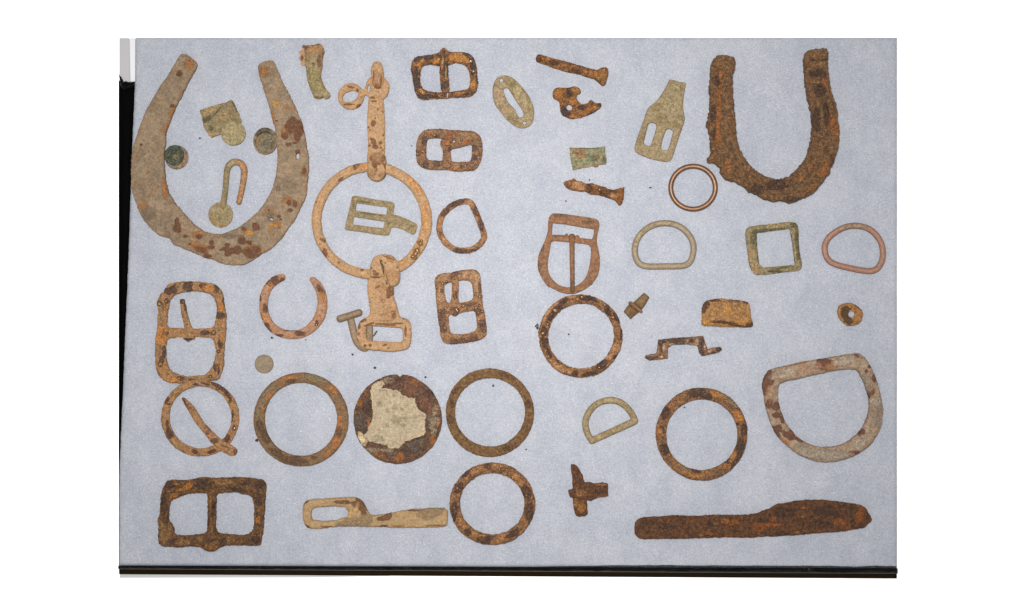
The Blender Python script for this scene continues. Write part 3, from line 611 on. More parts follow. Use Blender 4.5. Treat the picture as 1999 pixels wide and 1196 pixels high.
c_ = thing('buckle', 'ochre double buckle with shiny rust beads, below the small rusty D ring', 'buckle', 898, 598)
relief('frame', poly(P('C2','1220,285 1290,285 1370,265 1470,250 1550,245 1600,270 1625,330 1625,420 1640,520 1645,620 1665,720 1680,820 1685,900 1675,960 1600,1005 1480,1025 1380,1035 1290,1045 1220,1020 1195,960 1185,860 1170,750 1155,640 1145,540 1140,440 1132,360 1160,310'), 1)
 - poly(P('C2','1255,395 1320,382 1395,368 1460,362 1525,385 1540,470 1545,570 1460,595 1400,602 1340,604 1280,602 1255,580 1240,500 1238,430'), 1)
 - poly(P('C2','1280,725 1330,720 1380,715 1430,705 1490,690 1560,685 1575,760 1590,850 1570,900 1500,925 1400,935 1310,930 1285,850'), 1), M['ochre'], 6, 7, 0, c_, .8, 7, .8, 9,
 St('C2', (182,142,106), '1200,520,50,90 1480,300,120,40 1590,420,40,90 1600,330,50,40 1240,330,60,40', .7)+St('C2', (104,70,52), '1340,310,60,40,-30 1210,780,50,90 1230,700,60,20 1590,700,60,40 1440,1000,160,30,-8 1550,970,60,40 1640,830,40,60 1610,440,16,60 1520,620,60,20,-15 1230,890,30,40 1215,480,20,20', .75),
 Bd('C2', '1258,378,9 1220,398,11 1157,440,11 1207,470,11 1250,655,13 1190,690,11 1437,633,15 1612,535,13 1570,657,13 1600,705,13 1638,695,11 1245,870,13 1225,985,10 1325,985,9 1437,965,11 1655,905,13 1610,630,10 1480,665,9', 1.9))
relief('tongue', stroke(P('C2','1355,360 1352,450 1348,560 1345,650'), np.array([36,36,34,56])*.184).blend(vell('C2',1348,660,58,84), 6), M['ochre'], 5, 7, 4, c_, .6, 6, .7, 8, St('C2', (116,76,50), '1345,690,50,50 1350,520,20,50', .6), Bd('C2', '1355,540,12 1350,530,10 1365,665,16 1375,690,10', 1.8))
# --- escutcheon, bolt, lock part
T(relief('keyhole_plate', poly(P('B1','290,440 370,455 450,510 530,600 600,690 650,780 680,870 685,950 670,1040 630,1100 570,1130 500,1135 430,1105 370,1060 310,1005 270,950 230,895 190,860 160,780 142,690 145,600 165,530 210,465'), 2)
 - poly(P('B1','275,625 335,605 370,650 410,720 460,800 520,880 558,965 500,1000 470,970 430,880 395,850 350,800 310,720'), 1)-vell('B1',257,512,23)-vell('B1',558,1062,23), M['palebrass'], 1.8, 1.8, 0, None, .3, 8, .4, 10,
 St('B1', (170,146,116), '215,720,70,150,-15 290,900,60,60', .8)+St('B1', (140,124,84), '350,530,90,40,20 420,620,60,80,-40 520,640,50,40 600,760,40,60 380,980,50,40 450,1050,80,30,20 620,900,30,60', .55)+St('B1', (186,170,130), '470,650,50,60 560,780,40,50 640,850,20,30', .6)+St('B1', (180,136,108), '340,900,70,20,-15', .6)),
 'thin oval tan plate with a long slot and two screw holes', 'plate')
c_ = thing('bolt', 'rusty straight bolt with a wedge head, right of the yellow and black buckle', 'bolt', 1117, 135)
relief('shank', poly(P('B1','720,180 780,185 900,225 1000,250 1150,285 1280,320 1400,360 1490,382 1490,500 1400,480 1260,435 1090,400 930,350 800,305 712,280 702,240'), 1), M['nail'], 7, 8.5, 0, c_, .9, 5, .9, 8, St('B1', (176,122,74), '1450,420,60,50 1340,400,40,20,20 870,240,50,20,20 1080,320,50,16', .7)+St('B1', (90,60,44), '740,235,40,60 930,290,60,40 1180,300,50,20 1230,400,80,20,20 1280,330,50,18', .7))
relief('head', poly(P('B1','1440,370 1500,385 1530,360 1570,345 1630,355 1643,400 1635,470 1615,530 1605,570 1568,588 1530,560 1495,520 1440,490'), 1), M['nail'], 9, 8, 0, c_, .7, 6, .8, 9, St('B1', (160,118,68), '1570,460,70,100', .75)+St('B1', (186,126,76), '1470,430,40,60', .6))
T(relief('lock_part', poly(P('B1','915,680 930,640 970,608 1030,608 1110,610 1170,600 1220,590 1265,615 1290,650 1285,685 1240,695 1228,730 1245,780 1280,815 1330,822 1380,805 1400,775 1420,762 1450,790 1480,812 1540,805 1552,830 1550,860 1500,900 1430,945 1330,985 1250,1005 1170,1020 1090,990 1040,960 1018,900 1012,800 980,775 930,750'), 1)
 - vell('B1',1135,865,38), M['nail'], 5.5, 5, 0, None, .7, 5, .9, 9, St('B1', (74,60,58), '1135,670,36,90,5 1090,940,70,50,30 1060,900,30,60 1310,870,60,30 1530,830,26,30 1440,930,90,14,-25', .85)+St('B1', (180,122,64), '990,690,60,70 1220,640,50,40 1180,770,70,40 1380,900,110,26,-25 1200,980,60,20', .8),
 extra=lambda x, y: 2.5*np.exp(-((x-1089)**2+(y-184)**2)/90)), 'broken rusty lock part with a round hole and a hooked arm, below the straight bolt', 'lock part')
T(relief('ferrule_scrap', poly(P('B2','295,160 400,160 520,165 620,158 688,148 692,230 705,290 700,345 620,352 608,375 575,380 555,365 450,385 330,412 315,330 300,240'), 0), M['greenbrass'], 3, 2.4, 0, None, .6, 6, 1., 10,
 St('B2', (164,122,86), '430,240,60,50,-30 610,250,22,30 580,365,36,18 380,180,60,14', .85)+St('B2', (150,154,120), '480,300,90,40,-20 650,200,40,60 340,340,40,50', .6)+St('B2', (98,104,72), '570,280,60,30 680,300,20,40 500,170,130,8', .7)),
 'small flattened green brass ferrule scrap with brown patches', 'metal scrap')
T(relief('broken_nail', poly(P('B2','222,550 270,525 320,515 345,500 370,530 430,540 490,560 550,552 600,575 640,590 690,598 740,625 790,628 850,605 905,597 900,660 893,740 870,790 852,812 820,775 790,745 700,715 620,688 520,682 460,650 380,645 300,632 250,600'), 0), M['nail'], 6.5, 7, 0, None, 1.1, 5, 1., 7,
 St('B2', (196,148,104), '400,590,90,50,10 760,690,60,30,20 560,575,40,20', .8)+St('B2', (150,106,72), '260,560,40,40', .7)+St('B2', (100,66,42), '520,610,50,60 680,660,70,50,20 760,640,90,20,5', .75)+St('B2', (152,98,56), '860,700,40,100', .6), Bd('B2', '625,628,14', 1.6)),
 'short jagged nail with flared end and pale crust, under the green ferrule scrap', 'nail')
T(relief('slotted_tag', poly(P('B3','388,345 405,340 450,352 500,368 540,365 530,430 515,500 512,580 520,640 533,690 500,790 460,900 430,1000 412,1050 380,1072 300,1062 180,1030 100,990 80,955 95,890 130,790 170,680 200,590 270,540 330,460 365,400'), 1)
 - poly(P('B3','208,728 240,722 280,738 265,810 240,880 224,932 162,914 180,840 195,770'), 1)-poly(P('B3','368,778 395,778 428,795 412,850 395,920 377,968 314,964 325,900 345,830'), 1), M['palebrass'], 3, 2.6, 0, None, .3, 8, .4, 14,
 St('B3', (178,164,126), '460,400,60,60 400,560,90,90 270,950,120,40,12 300,800,30,90', .5)+St('B3', (142,124,82), '320,690,60,50 440,740,60,30,30 150,840,26,90,15 490,680,50,20,30 500,420,14,60,10 290,590,60,30,-30', .5)),
 'pale olive brass strap end with two slots and a cut neck', 'strap end')
T(relief('bronze_ring', ringshape((1352.6,366.2,48.4,46.9),(1352.6,366.3,38.4,36.8)), M['copper'], 5, 5, 0, None, 0, 8, 0.05, 14, step=.9), 'small smooth bronze ring with a clean shine, left of the dark horseshoe', 'ring')
# --- roller buckle
c_ = thing('buckle', 'red brown pear shaped buckle with a long straight tongue above a patchy ring', 'buckle', 1110, 494)
relief('frame', poly(P('D2','330,120 380,112 500,122 700,150 870,180 940,188 975,225 985,280 970,350 950,440 948,520 970,620 988,720 990,820 975,930 930,1020 870,1100','D3','640,10 560,70 480,108 420,118 340,110 260,75 200,40','D2','330,1170 240,1080 180,980 140,880 135,780 150,680 190,590 235,490 265,400 280,330 278,240 295,165'), 1)
 - poly(P('D2','345,250 500,265 700,300 912,335 905,400 885,470 720,453 700,420 680,408 660,420 640,438 560,425 545,390 525,395 505,415 400,410 330,405 335,320'), 0)
 - poly(P('D2','320,490 450,500 600,515 760,530 865,555 870,680 855,800 830,920 790,1010 720,1080 640,1120 560,1130 490,1122 400,1080 320,1000 275,900 275,780 290,680 310,580'), 1), M['roller'], 5, 6, 0, c_, .35, 8, .35, 9, St('D2', (112,88,66), '460,150,120,30,5 190,640,36,90,15 160,840,30,90 820,240,90,30 410,425,90,12,3', .55))
relief('tongue', stroke(P('D2','607,500 608,700 612,1000 613,1170'), np.array([35,33,32,31])*.14215) | vell('D2',607,450,48,56), M['roller'], 4, 5, 5, c_, .25, 7, .3, 8, St('D2', (112,96,64), '612,1130,40,90', .6)+St('D2', (126,80,58), '610,430,60,40', .6))
# --- rings of the right column
T(relief('d_ring', stroke(P('B4','285,500 220,508 160,535 110,580 80,630 68,690 75,750 100,795 150,814 230,815 330,812 420,812 465,790 485,750 497,690 488,630 455,575 405,530 345,505'), 22.5*.27014, True, 2), M['dbrass'], 5, 6, 0, None, .2, 9, .2, 12, St('B4', (166,148,112), '120,600,50,90,30 285,500,80,24', .6)), 'dull tan brass D ring with a visible joint, right of the pear shaped buckle', 'ring')
T(relief('d_ring', stroke(P('B4','1650,518 1580,530 1510,570 1465,610 1440,660 1442,720 1470,775 1530,805 1620,825 1700,842 1780,850 1825,830 1855,780 1865,710 1850,640 1810,580 1760,540 1700,522'), 22*.27014, True, 2), M['dcopper'], 5, 6, 0, None, .2, 9, .2, 12, St('B4', (160,138,112), '1580,530,60,24,-30 1690,522,60,20', .6)), 'reddish copper D ring at the far right edge beside the square green ring', 'ring')
T(relief('square_ring', poly(P('B4','930,520 1060,505 1200,490 1240,505 1252,560 1252,640 1260,720 1275,790 1270,840 1200,850 1080,865 960,880 920,860 895,800 885,720 872,630 868,560 890,530'), 1)
 - poly(P('B4','950,572 1070,558 1188,540 1200,600 1212,700 1225,800 1120,810 1000,822 968,800 955,700 948,620'), 0), M['greensquare'], 5.5, 7, 0, None, .6, 7, .6, 8,
 St('B4', (100,94,66), '925,620,30,60 1000,555,60,14,-10 950,560,30,16 1215,520,30,20 1080,545,60,8,-6 1240,640,16,120,-4 1130,825,60,8,-8 960,740,10,80 1090,850,60,10', .7)+St('B4', (178,150,112), '905,730,30,70 940,830,40,40 1080,515,80,16 1215,740,16,60', .7)),
 'square brass ring mottled green, between the tan and the copper D rings', 'ring')
# --- left column
c_ = thing('buckle', 'tall orange double buckle with broken tongue and black scabs at the left edge', 'buckle', 373, 648)
relief('frame', poly(P('C1','220,110 320,97 460,95 560,105 640,120 690,155 725,210 740,300 760,400 762,500 755,620 748,720 735,820 740,910 715,980 690,1050 600,1060 480,1080 400,1075 310,1085 230,1085 150,1055 95,1000 72,900 70,780 75,650 88,560 95,450 100,360 82,300 110,250 130,210 160,200 170,150'), 1)
 - poly(P('C1','265,225 330,205 430,185 540,198 610,215 650,270 670,340 665,440 640,540 560,550 430,555 330,552 250,545 185,540 190,440 200,350 205,290'), 1)
 - poly(P('C1','185,645 320,632 450,635 580,635 635,655 660,740 650,850 630,930 560,1005 450,1010 350,1015 250,985 200,940 180,860 170,750'), 1), M['speck'], 6.5, 7.5, 0, c_, 1.2, 6, 1.1, 9,
 St('C1', (84,56,44), '235,175,70,36,-25 400,130,44,36 390,165,60,30,20 540,140,40,28 670,170,20,40,-30 705,425,46,36 735,290,12,50 705,700,26,50 690,775,20,20 155,600,50,26 560,590,50,24 130,740,26,22 140,860,26,50 180,180,30,26 655,930,16,44 690,960,10,40 320,1035,40,20 100,990,20,20 610,1020,24,20 160,780,16,60 430,1050,40,12 115,310,30,22 185,285,20,26 650,590,20,30', .85)
 + St('C1', (172,136,96), '310,140,30,40 690,560,40,60 110,760,30,40 130,440,30,90 540,1040,90,20 680,860,30,60', .65)+St('C1', (202,136,68), '130,640,50,70 110,560,30,40 590,165,50,30 710,340,26,50 230,1050,70,26 180,560,30,20 720,640,20,40 150,920,20,30', .7),
 Bd('C1', '115,312,16 180,288,11 165,328,12 126,898,18 100,985,10 308,1035,10 640,590,16 160,598,10 690,775,9 690,905,9 613,1018,9 720,200,9', 2.2))
relief('tongue', stroke(P('C1','335,285 345,350 360,430 385,520 398,580'), np.array([22,26,27,32,38])*.2007).blend(poly(P('C1','330,570 400,530 462,570 455,650 390,680 345,650'), 0), 4), M['speck'], 5, 6, 5, c_, .9, 5, .8, 7, St('C1', (84,56,42), '340,290,26,20 370,360,12,50,-10 400,660,50,16 325,260,14,20', .85)+St('C1', (176,138,90), '370,460,26,80,-15 395,590,50,40', .6))
T(relief('broken_ring', stroke(P('C1','1300,58 1240,78 1180,130 1140,200 1120,290 1125,380 1150,470 1210,550 1300,600 1400,615 1500,600 1590,545 1660,460 1692,360 1695,260 1670,170 1630,110 1600,78'), np.array([34,42,42,40,40,40,40,42,40,40,42,46,50,48,44,42,36,28])*.2007), M['pink'], 6.5, 8.2, 0, None, .6, 8, .7, 12,
 St('C1', (100,68,56), '1235,80,50,40,-50 1180,110,24,24 1300,80,36,16,-40 1670,170,28,60,-30 1095,260,12,30 1140,370,24,60 1155,520,24,36,-40 1380,572,60,8 1280,620,50,14 1480,600,50,28 1710,230,14,40 1640,500,16,26 1180,570,16,30,-40', .8)+St('C1', (196,134,72), '1690,240,30,40 1130,440,26,60 1190,130,20,26', .6), Bd('C1', '1190,128,9 1638,518,9', 1.2)),
 'open C shaped broken ring, pinkish with dark ends', 'ring')
T(relief('small_disc', ell(515.8,710.2,18.4,18.2), M['toffee'], 2.2, 1.8, 0, None, .2, 8, .15, 14), 'small plain tan disc, above the gap between two left rings', 'disc')
c_ = thing('ring_brooch', 'round brooch with a long loose pin, its ring overlapping the tall orange buckle', 'brooch', 391, 815)
relief('ring', ringshape((391.6,815.4,76.3,75.2),(392.2,813.8,60.6,60.8)), M['speck'], 5, 8, 0, c_, 1.1, 7, .8, 9,
 St('C3', (84,56,42), '700,225,90,22,35 780,300,50,22,55 560,190,50,10,15 470,195,30,10 210,680,36,60,-15 190,350,16,40,30 205,390,16,12 825,480,12,50 770,720,40,30,-50 450,855,30,20,20 330,840,30,12,25 800,350,14,30 840,620,12,30 620,850,40,16,-20 190,580,14,40', .85)+St('C3', (176,138,88), '300,240,90,30,-45 290,790,90,30,40 850,420,24,70 700,780,40,30,-45', .7),
 Bd('C3', '835,545,11 840,628,12 593,183,9 680,240,9', 1.6), tilt=(0, -.075))
relief('pin', poly(P('C3','320,325 345,325 400,370 450,420 500,500 560,590 640,670 720,740 800,780 873,825 865,865 845,888 790,880 730,850 640,790 590,730 520,640 450,560 400,470 350,390'), 1), M['speck'], 4.5, 6, 3, c_, .6, 6, .6, 9,
 St('C3', (110,70,50), '335,345,22,30,-30 415,425,16,12,30 375,400,10,50,-35 580,670,16,24 650,740,44,26 590,620,50,8,50 470,590,8,50,-35 850,850,16,26 760,800,50,8,20', .8)+St('C3', (190,142,90), '480,520,40,120,-35', .5), tilt=(.06, .02))
T(relief('iron_ring', ringshape((588.4,817.8,92.3,91.2),(588.3,817.6,70.8,71.6)), M['greyring'], 7.5, 10.5, 0, None, .7, 10, .6, 16,
 St('C3', (132,116,90), '1620,140,120,40,25 1200,260,60,60,-45 1110,370,30,90,20 1070,480,24,60', .75)+St('C3', (176,116,66), '1800,240,60,40,40 1190,310,30,60,40 1860,560,36,90 1840,760,60,60,-50 1370,130,80,20,-10 1760,860,60,30,-30 1120,440,20,40', .65)+St('C3', (96,72,54), '1090,590,40,70 1140,700,40,70,-30 1250,860,90,36,35 1420,930,120,40,8 1860,660,26,46 1400,165,60,16,-10 1620,905,30,20 1150,490,10,60', .7)),
 'large grey brown ring, between the brooch and the disc with pale residue', 'ring')
c_ = thing('residue_disc', 'large rusty disc covered in the middle by flaking pale residue', 'disc', 776.6, 817.6)
dsc = ell(776.6,817.6,86,87)-poly(P('C4','515,140 545,178 570,165 590,140'), 0)
relief('disc', dsc, M['discrust'], 4, 4, 0, c_, .9, 10, 1.1, 14,
 St('C4', (134,92,70), '640,260,140,90,20 640,340,60,30 800,420,90,90 500,960,180,40,10 180,420,50,60 700,190,90,50 850,480,50,40', .6)+St('C4', (176,112,52), '705,225,30,20 540,935,60,40 450,890,40,16 350,940,80,14,30 870,790,30,60,20 330,890,30,20 150,430,40,30 250,660,16,60 860,580,14,14 920,620,16,60', .7)+St('C4', (110,100,90), '160,600,50,70 690,860,70,40 290,880,60,24 870,600,60,60 750,800,50,30 480,920,50,40', .6)+St('C4', (168,146,120), '440,205,50,40 420,880,80,24 890,600,60,50 900,500,30,60,20 280,890,70,30 880,700,40,50', .6)+St('C4', (84,62,52), '240,470,50,70 560,210,40,50 850,330,60,40 450,250,50,20 600,890,60,16', .6))
relief('residue_layer', poly(P('C4','265,310 300,250 340,220 385,205 400,250 385,280 450,290 520,300 555,315 590,355 640,370 700,380 705,430 730,480 780,520 810,545 795,600 795,650 808,705 790,735 745,760 700,770 660,790 600,800 570,840 535,870 460,868 430,840 340,820 250,800 205,750 235,700 245,650 270,610 290,570 280,480 280,400 275,350'), 0), M['deposit'], 2.6, 1.6, 7.6, c_, 2.2, 6, .9, 14,
 St('C4', (162,150,124), '500,340,20,40 355,430,40,40 510,475,30,22 440,500,26,26 580,487,20,18 610,572,32,24 590,640,28,22 520,590,60,50 430,640,20,24 400,300,50,14 570,370,20,10 350,770,60,40 730,560,80,12,-10', .6)+St('C4', (212,192,156), '425,290,50,9,10 285,360,10,30 780,690,16,60,15 500,862,60,7 780,740,36,12,-25 640,790,60,7,-15 270,270,14,30,30', .9), step=1.0)
relief('loose_flake', poly(P('C4','150,700 190,720 220,770 255,770 240,810 210,850 180,830 145,760'), 0), M['bone'], 1.3, 1.2, 6.6, c_, .9, 5, .5, 9, St('C4', (222,200,166), '180,770,40,60,-30', .8))
T(relief('iron_ring', ringshape((956,804.6,85.8,86),(956.6,804.3,68.3,66.9)), M['brownring'], 6.5, 7.5, 0, None, .9, 10, .7, 10, St('C4', (92,66,50), '1040,590,40,40 1060,430,20,60 1560,150,60,20,20 1600,860,70,30,-20 1100,300,20,60,30 1800,440,30,60', .55)), 'evenly brown grainy ring, just right of the disc with pale residue', 'ring')
T(relief('iron_ring', ringshape((961,982.5,83.4,79.8),(960.9,982.5,62.9,60.2)), M['mixedring'], 7, 9, 0, None, 1.1, 9, 1.1, 9,
 St('D1', (188,134,82), '1440,100,60,24,-30 1590,75,60,20 1750,170,30,50,-40 1650,635,60,30,-25 1450,610,60,24,30 1330,520,24,50,-35 1250,330,20,30 1780,210,30,24', .75)+St('D1', (82,56,42), '1360,130,50,24,-40 1300,240,30,50,30 1270,420,26,90 1530,75,30,20 1830,280,36,60,-25 1850,430,36,80 1720,600,60,24,-30 1500,655,60,24,20 1370,590,30,26,40 1540,630,30,14', .75),
 Bd('D1', '1290,245,9 1620,100,9 1400,110,7 1830,300,8 1265,400,8', 1.2)), 'patchy orange and brown ring, lowest ring of the photo, touching the loop bar', 'ring')
T(relief('iron_ring', ringshape((1132.9,655.3,81.6,81.6),(1134,655.3,63.7,63.2)), M['mixedring'], 6.5, 8.5, 0, None, 1.5, 11, 1.1, 9,
 St('D3', (196,146,100), '860,650,50,60 780,740,60,30,-50 290,820,90,30,40 700,180,50,20,40 230,250,40,70,45 160,360,20,60,20 400,870,50,20,20 420,140,50,20 560,840,80,12', .75)+St('D3', (74,52,44), '330,210,70,26,-40 240,310,24,70,30 155,480,36,60 170,590,34,60 570,160,80,26,5 640,170,50,20,30 780,290,50,26,55 720,800,70,40,-40 590,890,80,26,-15 460,890,30,30 210,690,14,60,-25 290,770,40,8,40 850,730,24,24 905,510,10,50 860,350,20,50,-30 770,250,26,20', .8),
 Bd('D3', '270,280,20 148,498,14 525,148,14 830,345,14 195,410,12 750,225,10 690,830,10', 1.6)), 'patchy pink and black ring touching the foot of the pear shaped buckle', 'ring')
T(relief('iron_ring', ringshape((1369,846.6,89.2,90.5),(1369.2,847.8,69.8,68.9)), M['mixedring'], 7, 9.5, 0, None, .9, 10, .9, 10,
 St('D5', (76,56,46), '1160,110,90,40 1240,140,40,30 880,270,40,50,35 900,290,20,60,30 1540,410,34,50 1510,560,40,90,10 1430,690,60,50,-45 1120,760,60,24,15 880,580,36,60,-25 1480,360,30,24 860,420,26,40', .7)+St('D5', (192,130,66), '1500,310,60,40,40 1340,130,80,30,25 845,430,20,24 1100,790,110,20,10 1040,720,60,26,35 1400,720,30,20 1450,640,20,60,30', .75)+St('D5', (140,120,94), '1400,150,90,26,38 1040,740,60,24,30 1460,210,40,24,45', .6)),
 'brown ring with a bright orange stretch, between the small and the big D ring', 'ring')
T(relief('d_ring', stroke(P('D5','278,512 240,450 222,380 232,310 275,240 340,190 430,170 510,185 570,230 615,290 638,345'), 27*.23406, False, 2) | stroke(P('D5','280,510 460,430 634,350'), 29*.23406), M['palebrass'], 4.5, 6, 0, None, .3, 9, .3, 9, St('D5', (176,154,114), '450,430,120,24,-25', .5)+St('D5', (156,144,104), '260,400,14,90 580,250,20,60,-40', .5)), 'small pale brass D ring with a straight bar, left of the brown ring', 'ring')
T(relief('d_ring', poly(P('D4','505,528 600,512 740,478 880,458 1000,435 1080,425 1120,455 1165,530 1200,620 1225,710 1238,800 1225,900 1180,990 1110,1060 1020,1105 900,1135 780,1125 680,1080 600,1020 540,950 500,860 475,770 460,680 450,640 465,580'), 1)
 - poly(P('D4','575,618 680,595 850,555 1050,522 1090,570 1125,650 1148,740 1140,830 1105,910 1040,980 960,1025 860,1040 760,1020 680,970 610,890 575,810 555,720 558,650'), 1), M['limed'], 8.5, 13, 0, None, .9, 10, .9, 12,
 St('D4', (112,68,46), '840,490,36,40 880,500,46,30 490,580,24,60,20 470,650,18,50 500,750,24,36 540,770,24,30 540,830,26,20 560,910,20,24 545,960,22,60,-25 620,960,50,22,35 640,940,24,30 1155,675,24,26 1045,1075,34,24,-20 1095,945,20,34,20 1145,690,12,40 1125,545,12,14 1145,515,12,12 1060,445,18,12 1010,470,18,8 1000,490,10,8 1200,800,10,50 510,620,30,14,-50 560,575,10,10 535,560,14,20 1180,590,20,30 580,840,14,40 690,990,30,10,30', .85)
 + St('D4', (176,120,72), '895,515,34,18 640,500,50,12,-12 1150,650,20,20 600,1000,40,14,35 1030,1085,20,14 1185,1010,16,30,30 700,490,50,10,-12', .75)+St('D4', (204,190,172), '600,560,90,30,-12 980,480,70,30,-12 760,1070,60,30,15 1080,1010,60,30,-45 1180,740,40,30 900,1090,120,26', .55)+St('D4', (160,146,130), '860,1080,140,30 1190,830,30,90 720,1040,60,26,30 1130,620,30,60,-20', .6)+St('D4', (196,150,122), '740,530,90,30,-12 510,690,30,50', .5)),
 'big whitish D ring with dark rust patches at the right edge', 'ring')
# --- fitting, bracket, plate, nut, T fragment
c_ = thing('threaded_fitting', 'small brown brass threaded fitting with collar and tapered neck', 'pipe fitting', 1242, 596)
def thr(x, y):
    u = ((x-1216)*.77+(y-608)*-.64); return 1.1*np.sin(u*2*math.pi/3.1)
relief('threaded_end', poly(P('D3','930,290 985,212 1080,290 1000,362'), 0), M['fitting'], 8, 8, 0, c_, .3, 4, .3, 8, St('D3', (150,104,64), '1020,300,40,40', .5), extra=thr, step=.8)
relief('collar', stroke(P('D3','998,204 1095,284'), [17*.2007, 17*.2007]), M['fitting'], 10, 4, 0, c_, .5, 5, .3, 8)
relief('nozzle', poly(P('D3','1022,205 1080,150 1132,102 1185,150 1150,210 1108,268'), 0), M['fitting'], 7.5, 9, 0, c_, .3, 6, .3, 8, St('D3', (150,128,92), '1060,230,40,40 1150,130,20,20', .5), extra=lambda x, y: np.where((x+(-y)) > 1250-573, 0, 0))
T(relief('bracket', poly(P('D3','1135,740 1150,710 1250,692 1262,640 1268,562 1400,545 1550,535 1700,525 1720,590 1745,655 1800,640 1870,632 1888,655 1850,680 1790,700 1690,722 1665,690 1650,620 1540,605 1400,612 1362,640 1358,740 1280,750 1180,760'), 0), M['umber'], 7, 5, 0, None, .7, 5, .8, 7,
 St('D3', (76,54,46), '1300,590,34,36 1450,585,70,24 1380,560,60,14 1580,572,40,20 1680,590,30,50 1690,690,30,30 1310,650,26,40 1190,735,50,16 1850,655,26,20 1800,688,26,10 1500,550,60,8 1240,730,30,14', .8)+St('D3', (196,156,124), '1550,570,12,24 1640,570,16,24 1320,640,14,40 1300,725,20,16 1770,670,30,14,-20 1400,610,30,12 1620,605,40,12 1720,640,10,40', .8)),
 'small hat shaped iron bracket with two bent feet, below the threaded fitting', 'bracket')
T(relief('iron_plate', poly(P('D4','75,100 110,80 180,72 270,82 340,90 375,105 380,160 380,200 398,240 385,262 300,262 200,258 120,250 62,252 68,200 62,150'), 1), M['orange'], 5, 4, 0, None, 1., 6, 1., 9,
 St('D4', (84,56,40), '90,110,26,30 75,150,14,30 200,230,100,7,3 170,226,50,9 370,240,26,20 270,92,40,10 355,100,30,12 150,88,40,8 300,250,60,6,8', .85)+St('D4', (184,140,94), '200,120,60,24,-20 300,140,50,40 200,170,60,26', .55)+St('D4', (202,148,76), '230,155,30,30 90,230,30,14 320,225,50,12', .7),
 extra=lambda x, y: 2.2*np.exp(-((y-632)/3.)**2)+1.6*np.exp(-((y-586)/3.)**2)), 'bright orange rusted rectangular plate with curled black edges', 'plate')
T(relief('nut', poly(P('D4','955,115 1000,100 1050,105 1080,130 1108,155 1105,200 1085,235 1045,248 1015,255 970,225 942,180 945,140'), 1)-vell('D4',1033,177,22), M['orange'], 6, 6, 0, None, .9, 6, .9, 7,
 St('D4', (84,64,44), '985,165,24,46,15 1010,215,36,26,30 1080,135,34,10,35 1000,140,30,14', .85)+St('D4', (186,130,76), '1070,180,24,50 1010,112,40,10', .6), extra=lambda x, y: -2.5*np.exp(-((x-1661)**2+(y-613)**2)/120)), 'small round rusty nut with a hole, alone near the right edge', 'nut')
c_ = thing('t_shaped_fragment', 'brown T shaped iron fragment with a pointed upper end, alone above the knife tang', 'iron fragment', 1147, 957)
relief('blade', poly(P('D5','102,708 125,706 155,718 190,770 215,850 225,900 235,1000 240,1070 247,1105 235,1135 150,1142 135,1100 125,1040 112,960 120,880 110,780'), 1), M['knife'], 5.5, 6, 0, c_, 1.0, 6, .9, 9, St('D5', (168,118,66), '190,1060,40,60 180,950,50,40 140,1020,14,50', .7))
relief('cross_bar', poly(P('D5','80,925 125,912 160,890 220,858 270,855 300,868 370,858 410,868 415,970 320,985 270,1010 200,1000 95,980'), 0), M['knife'], 6.5, 6, 1, c_, .8, 6, .9, 10, St('D5', (156,112,70), '350,875,60,10 180,945,50,34 370,978,50,8', .7))
# --- knife, large buckle, loop bar
kn = poly(P('D6','65,290 75,245 120,218 250,212 370,200 480,208 620,202 740,200 860,200 940,192 1020,165 1060,145 1090,118 1150,118 1220,98 1290,90 1420,92 1500,100 1600,115 1690,122 1740,150 1765,200 1782,240 1750,265 1730,290 1640,305 1590,318 1500,322 1400,332 1280,340 1180,350 1050,352 900,364 780,360 620,363 400,370 200,372 105,373 72,345'), 1)
c_ = thing('forged_knife', 'long dark brown forged knife with straight tang and broad leaf blade', 'knife', 1468, 1013)
kst = (St('D6', (156,92,44), '970,290,60,36 1060,225,26,22 1280,150,26,12 1060,270,90,14,-5 600,330,50,14 760,250,70,20 1550,250,50,26 1690,210,30,50 490,240,30,12 1700,160,20,20 1600,290,30,20', .65)
 + St('D6', (78,60,50), '300,285,60,26 620,270,40,20 970,235,26,20 1150,180,90,40 1450,170,110,40,5 1400,260,90,26 1620,140,60,14,10 150,250,50,26 1120,330,60,18 380,215,60,10', .55)+St('D6', (150,112,56), '710,235,20,12 540,345,30,10 1240,325,26,12 1280,210,24,10 650,260,20,10', .7))
relief('tang', kn, M['knife'], 7, 9, 0, c_, 1.1, 6, 1.2, 10, kst, clip=lambda x, y: x-1478, seed=77)
relief('blade', kn, M['knife'], 7, 9, 0, c_, 1.1, 6, 1.2, 10, kst, clip=lambda x, y: 1478-x, seed=77)
c_ = thing('buckle', 'largest buckle, dark brown and square with a knobbed middle bar, bottom left', 'buckle', 416, 1000)
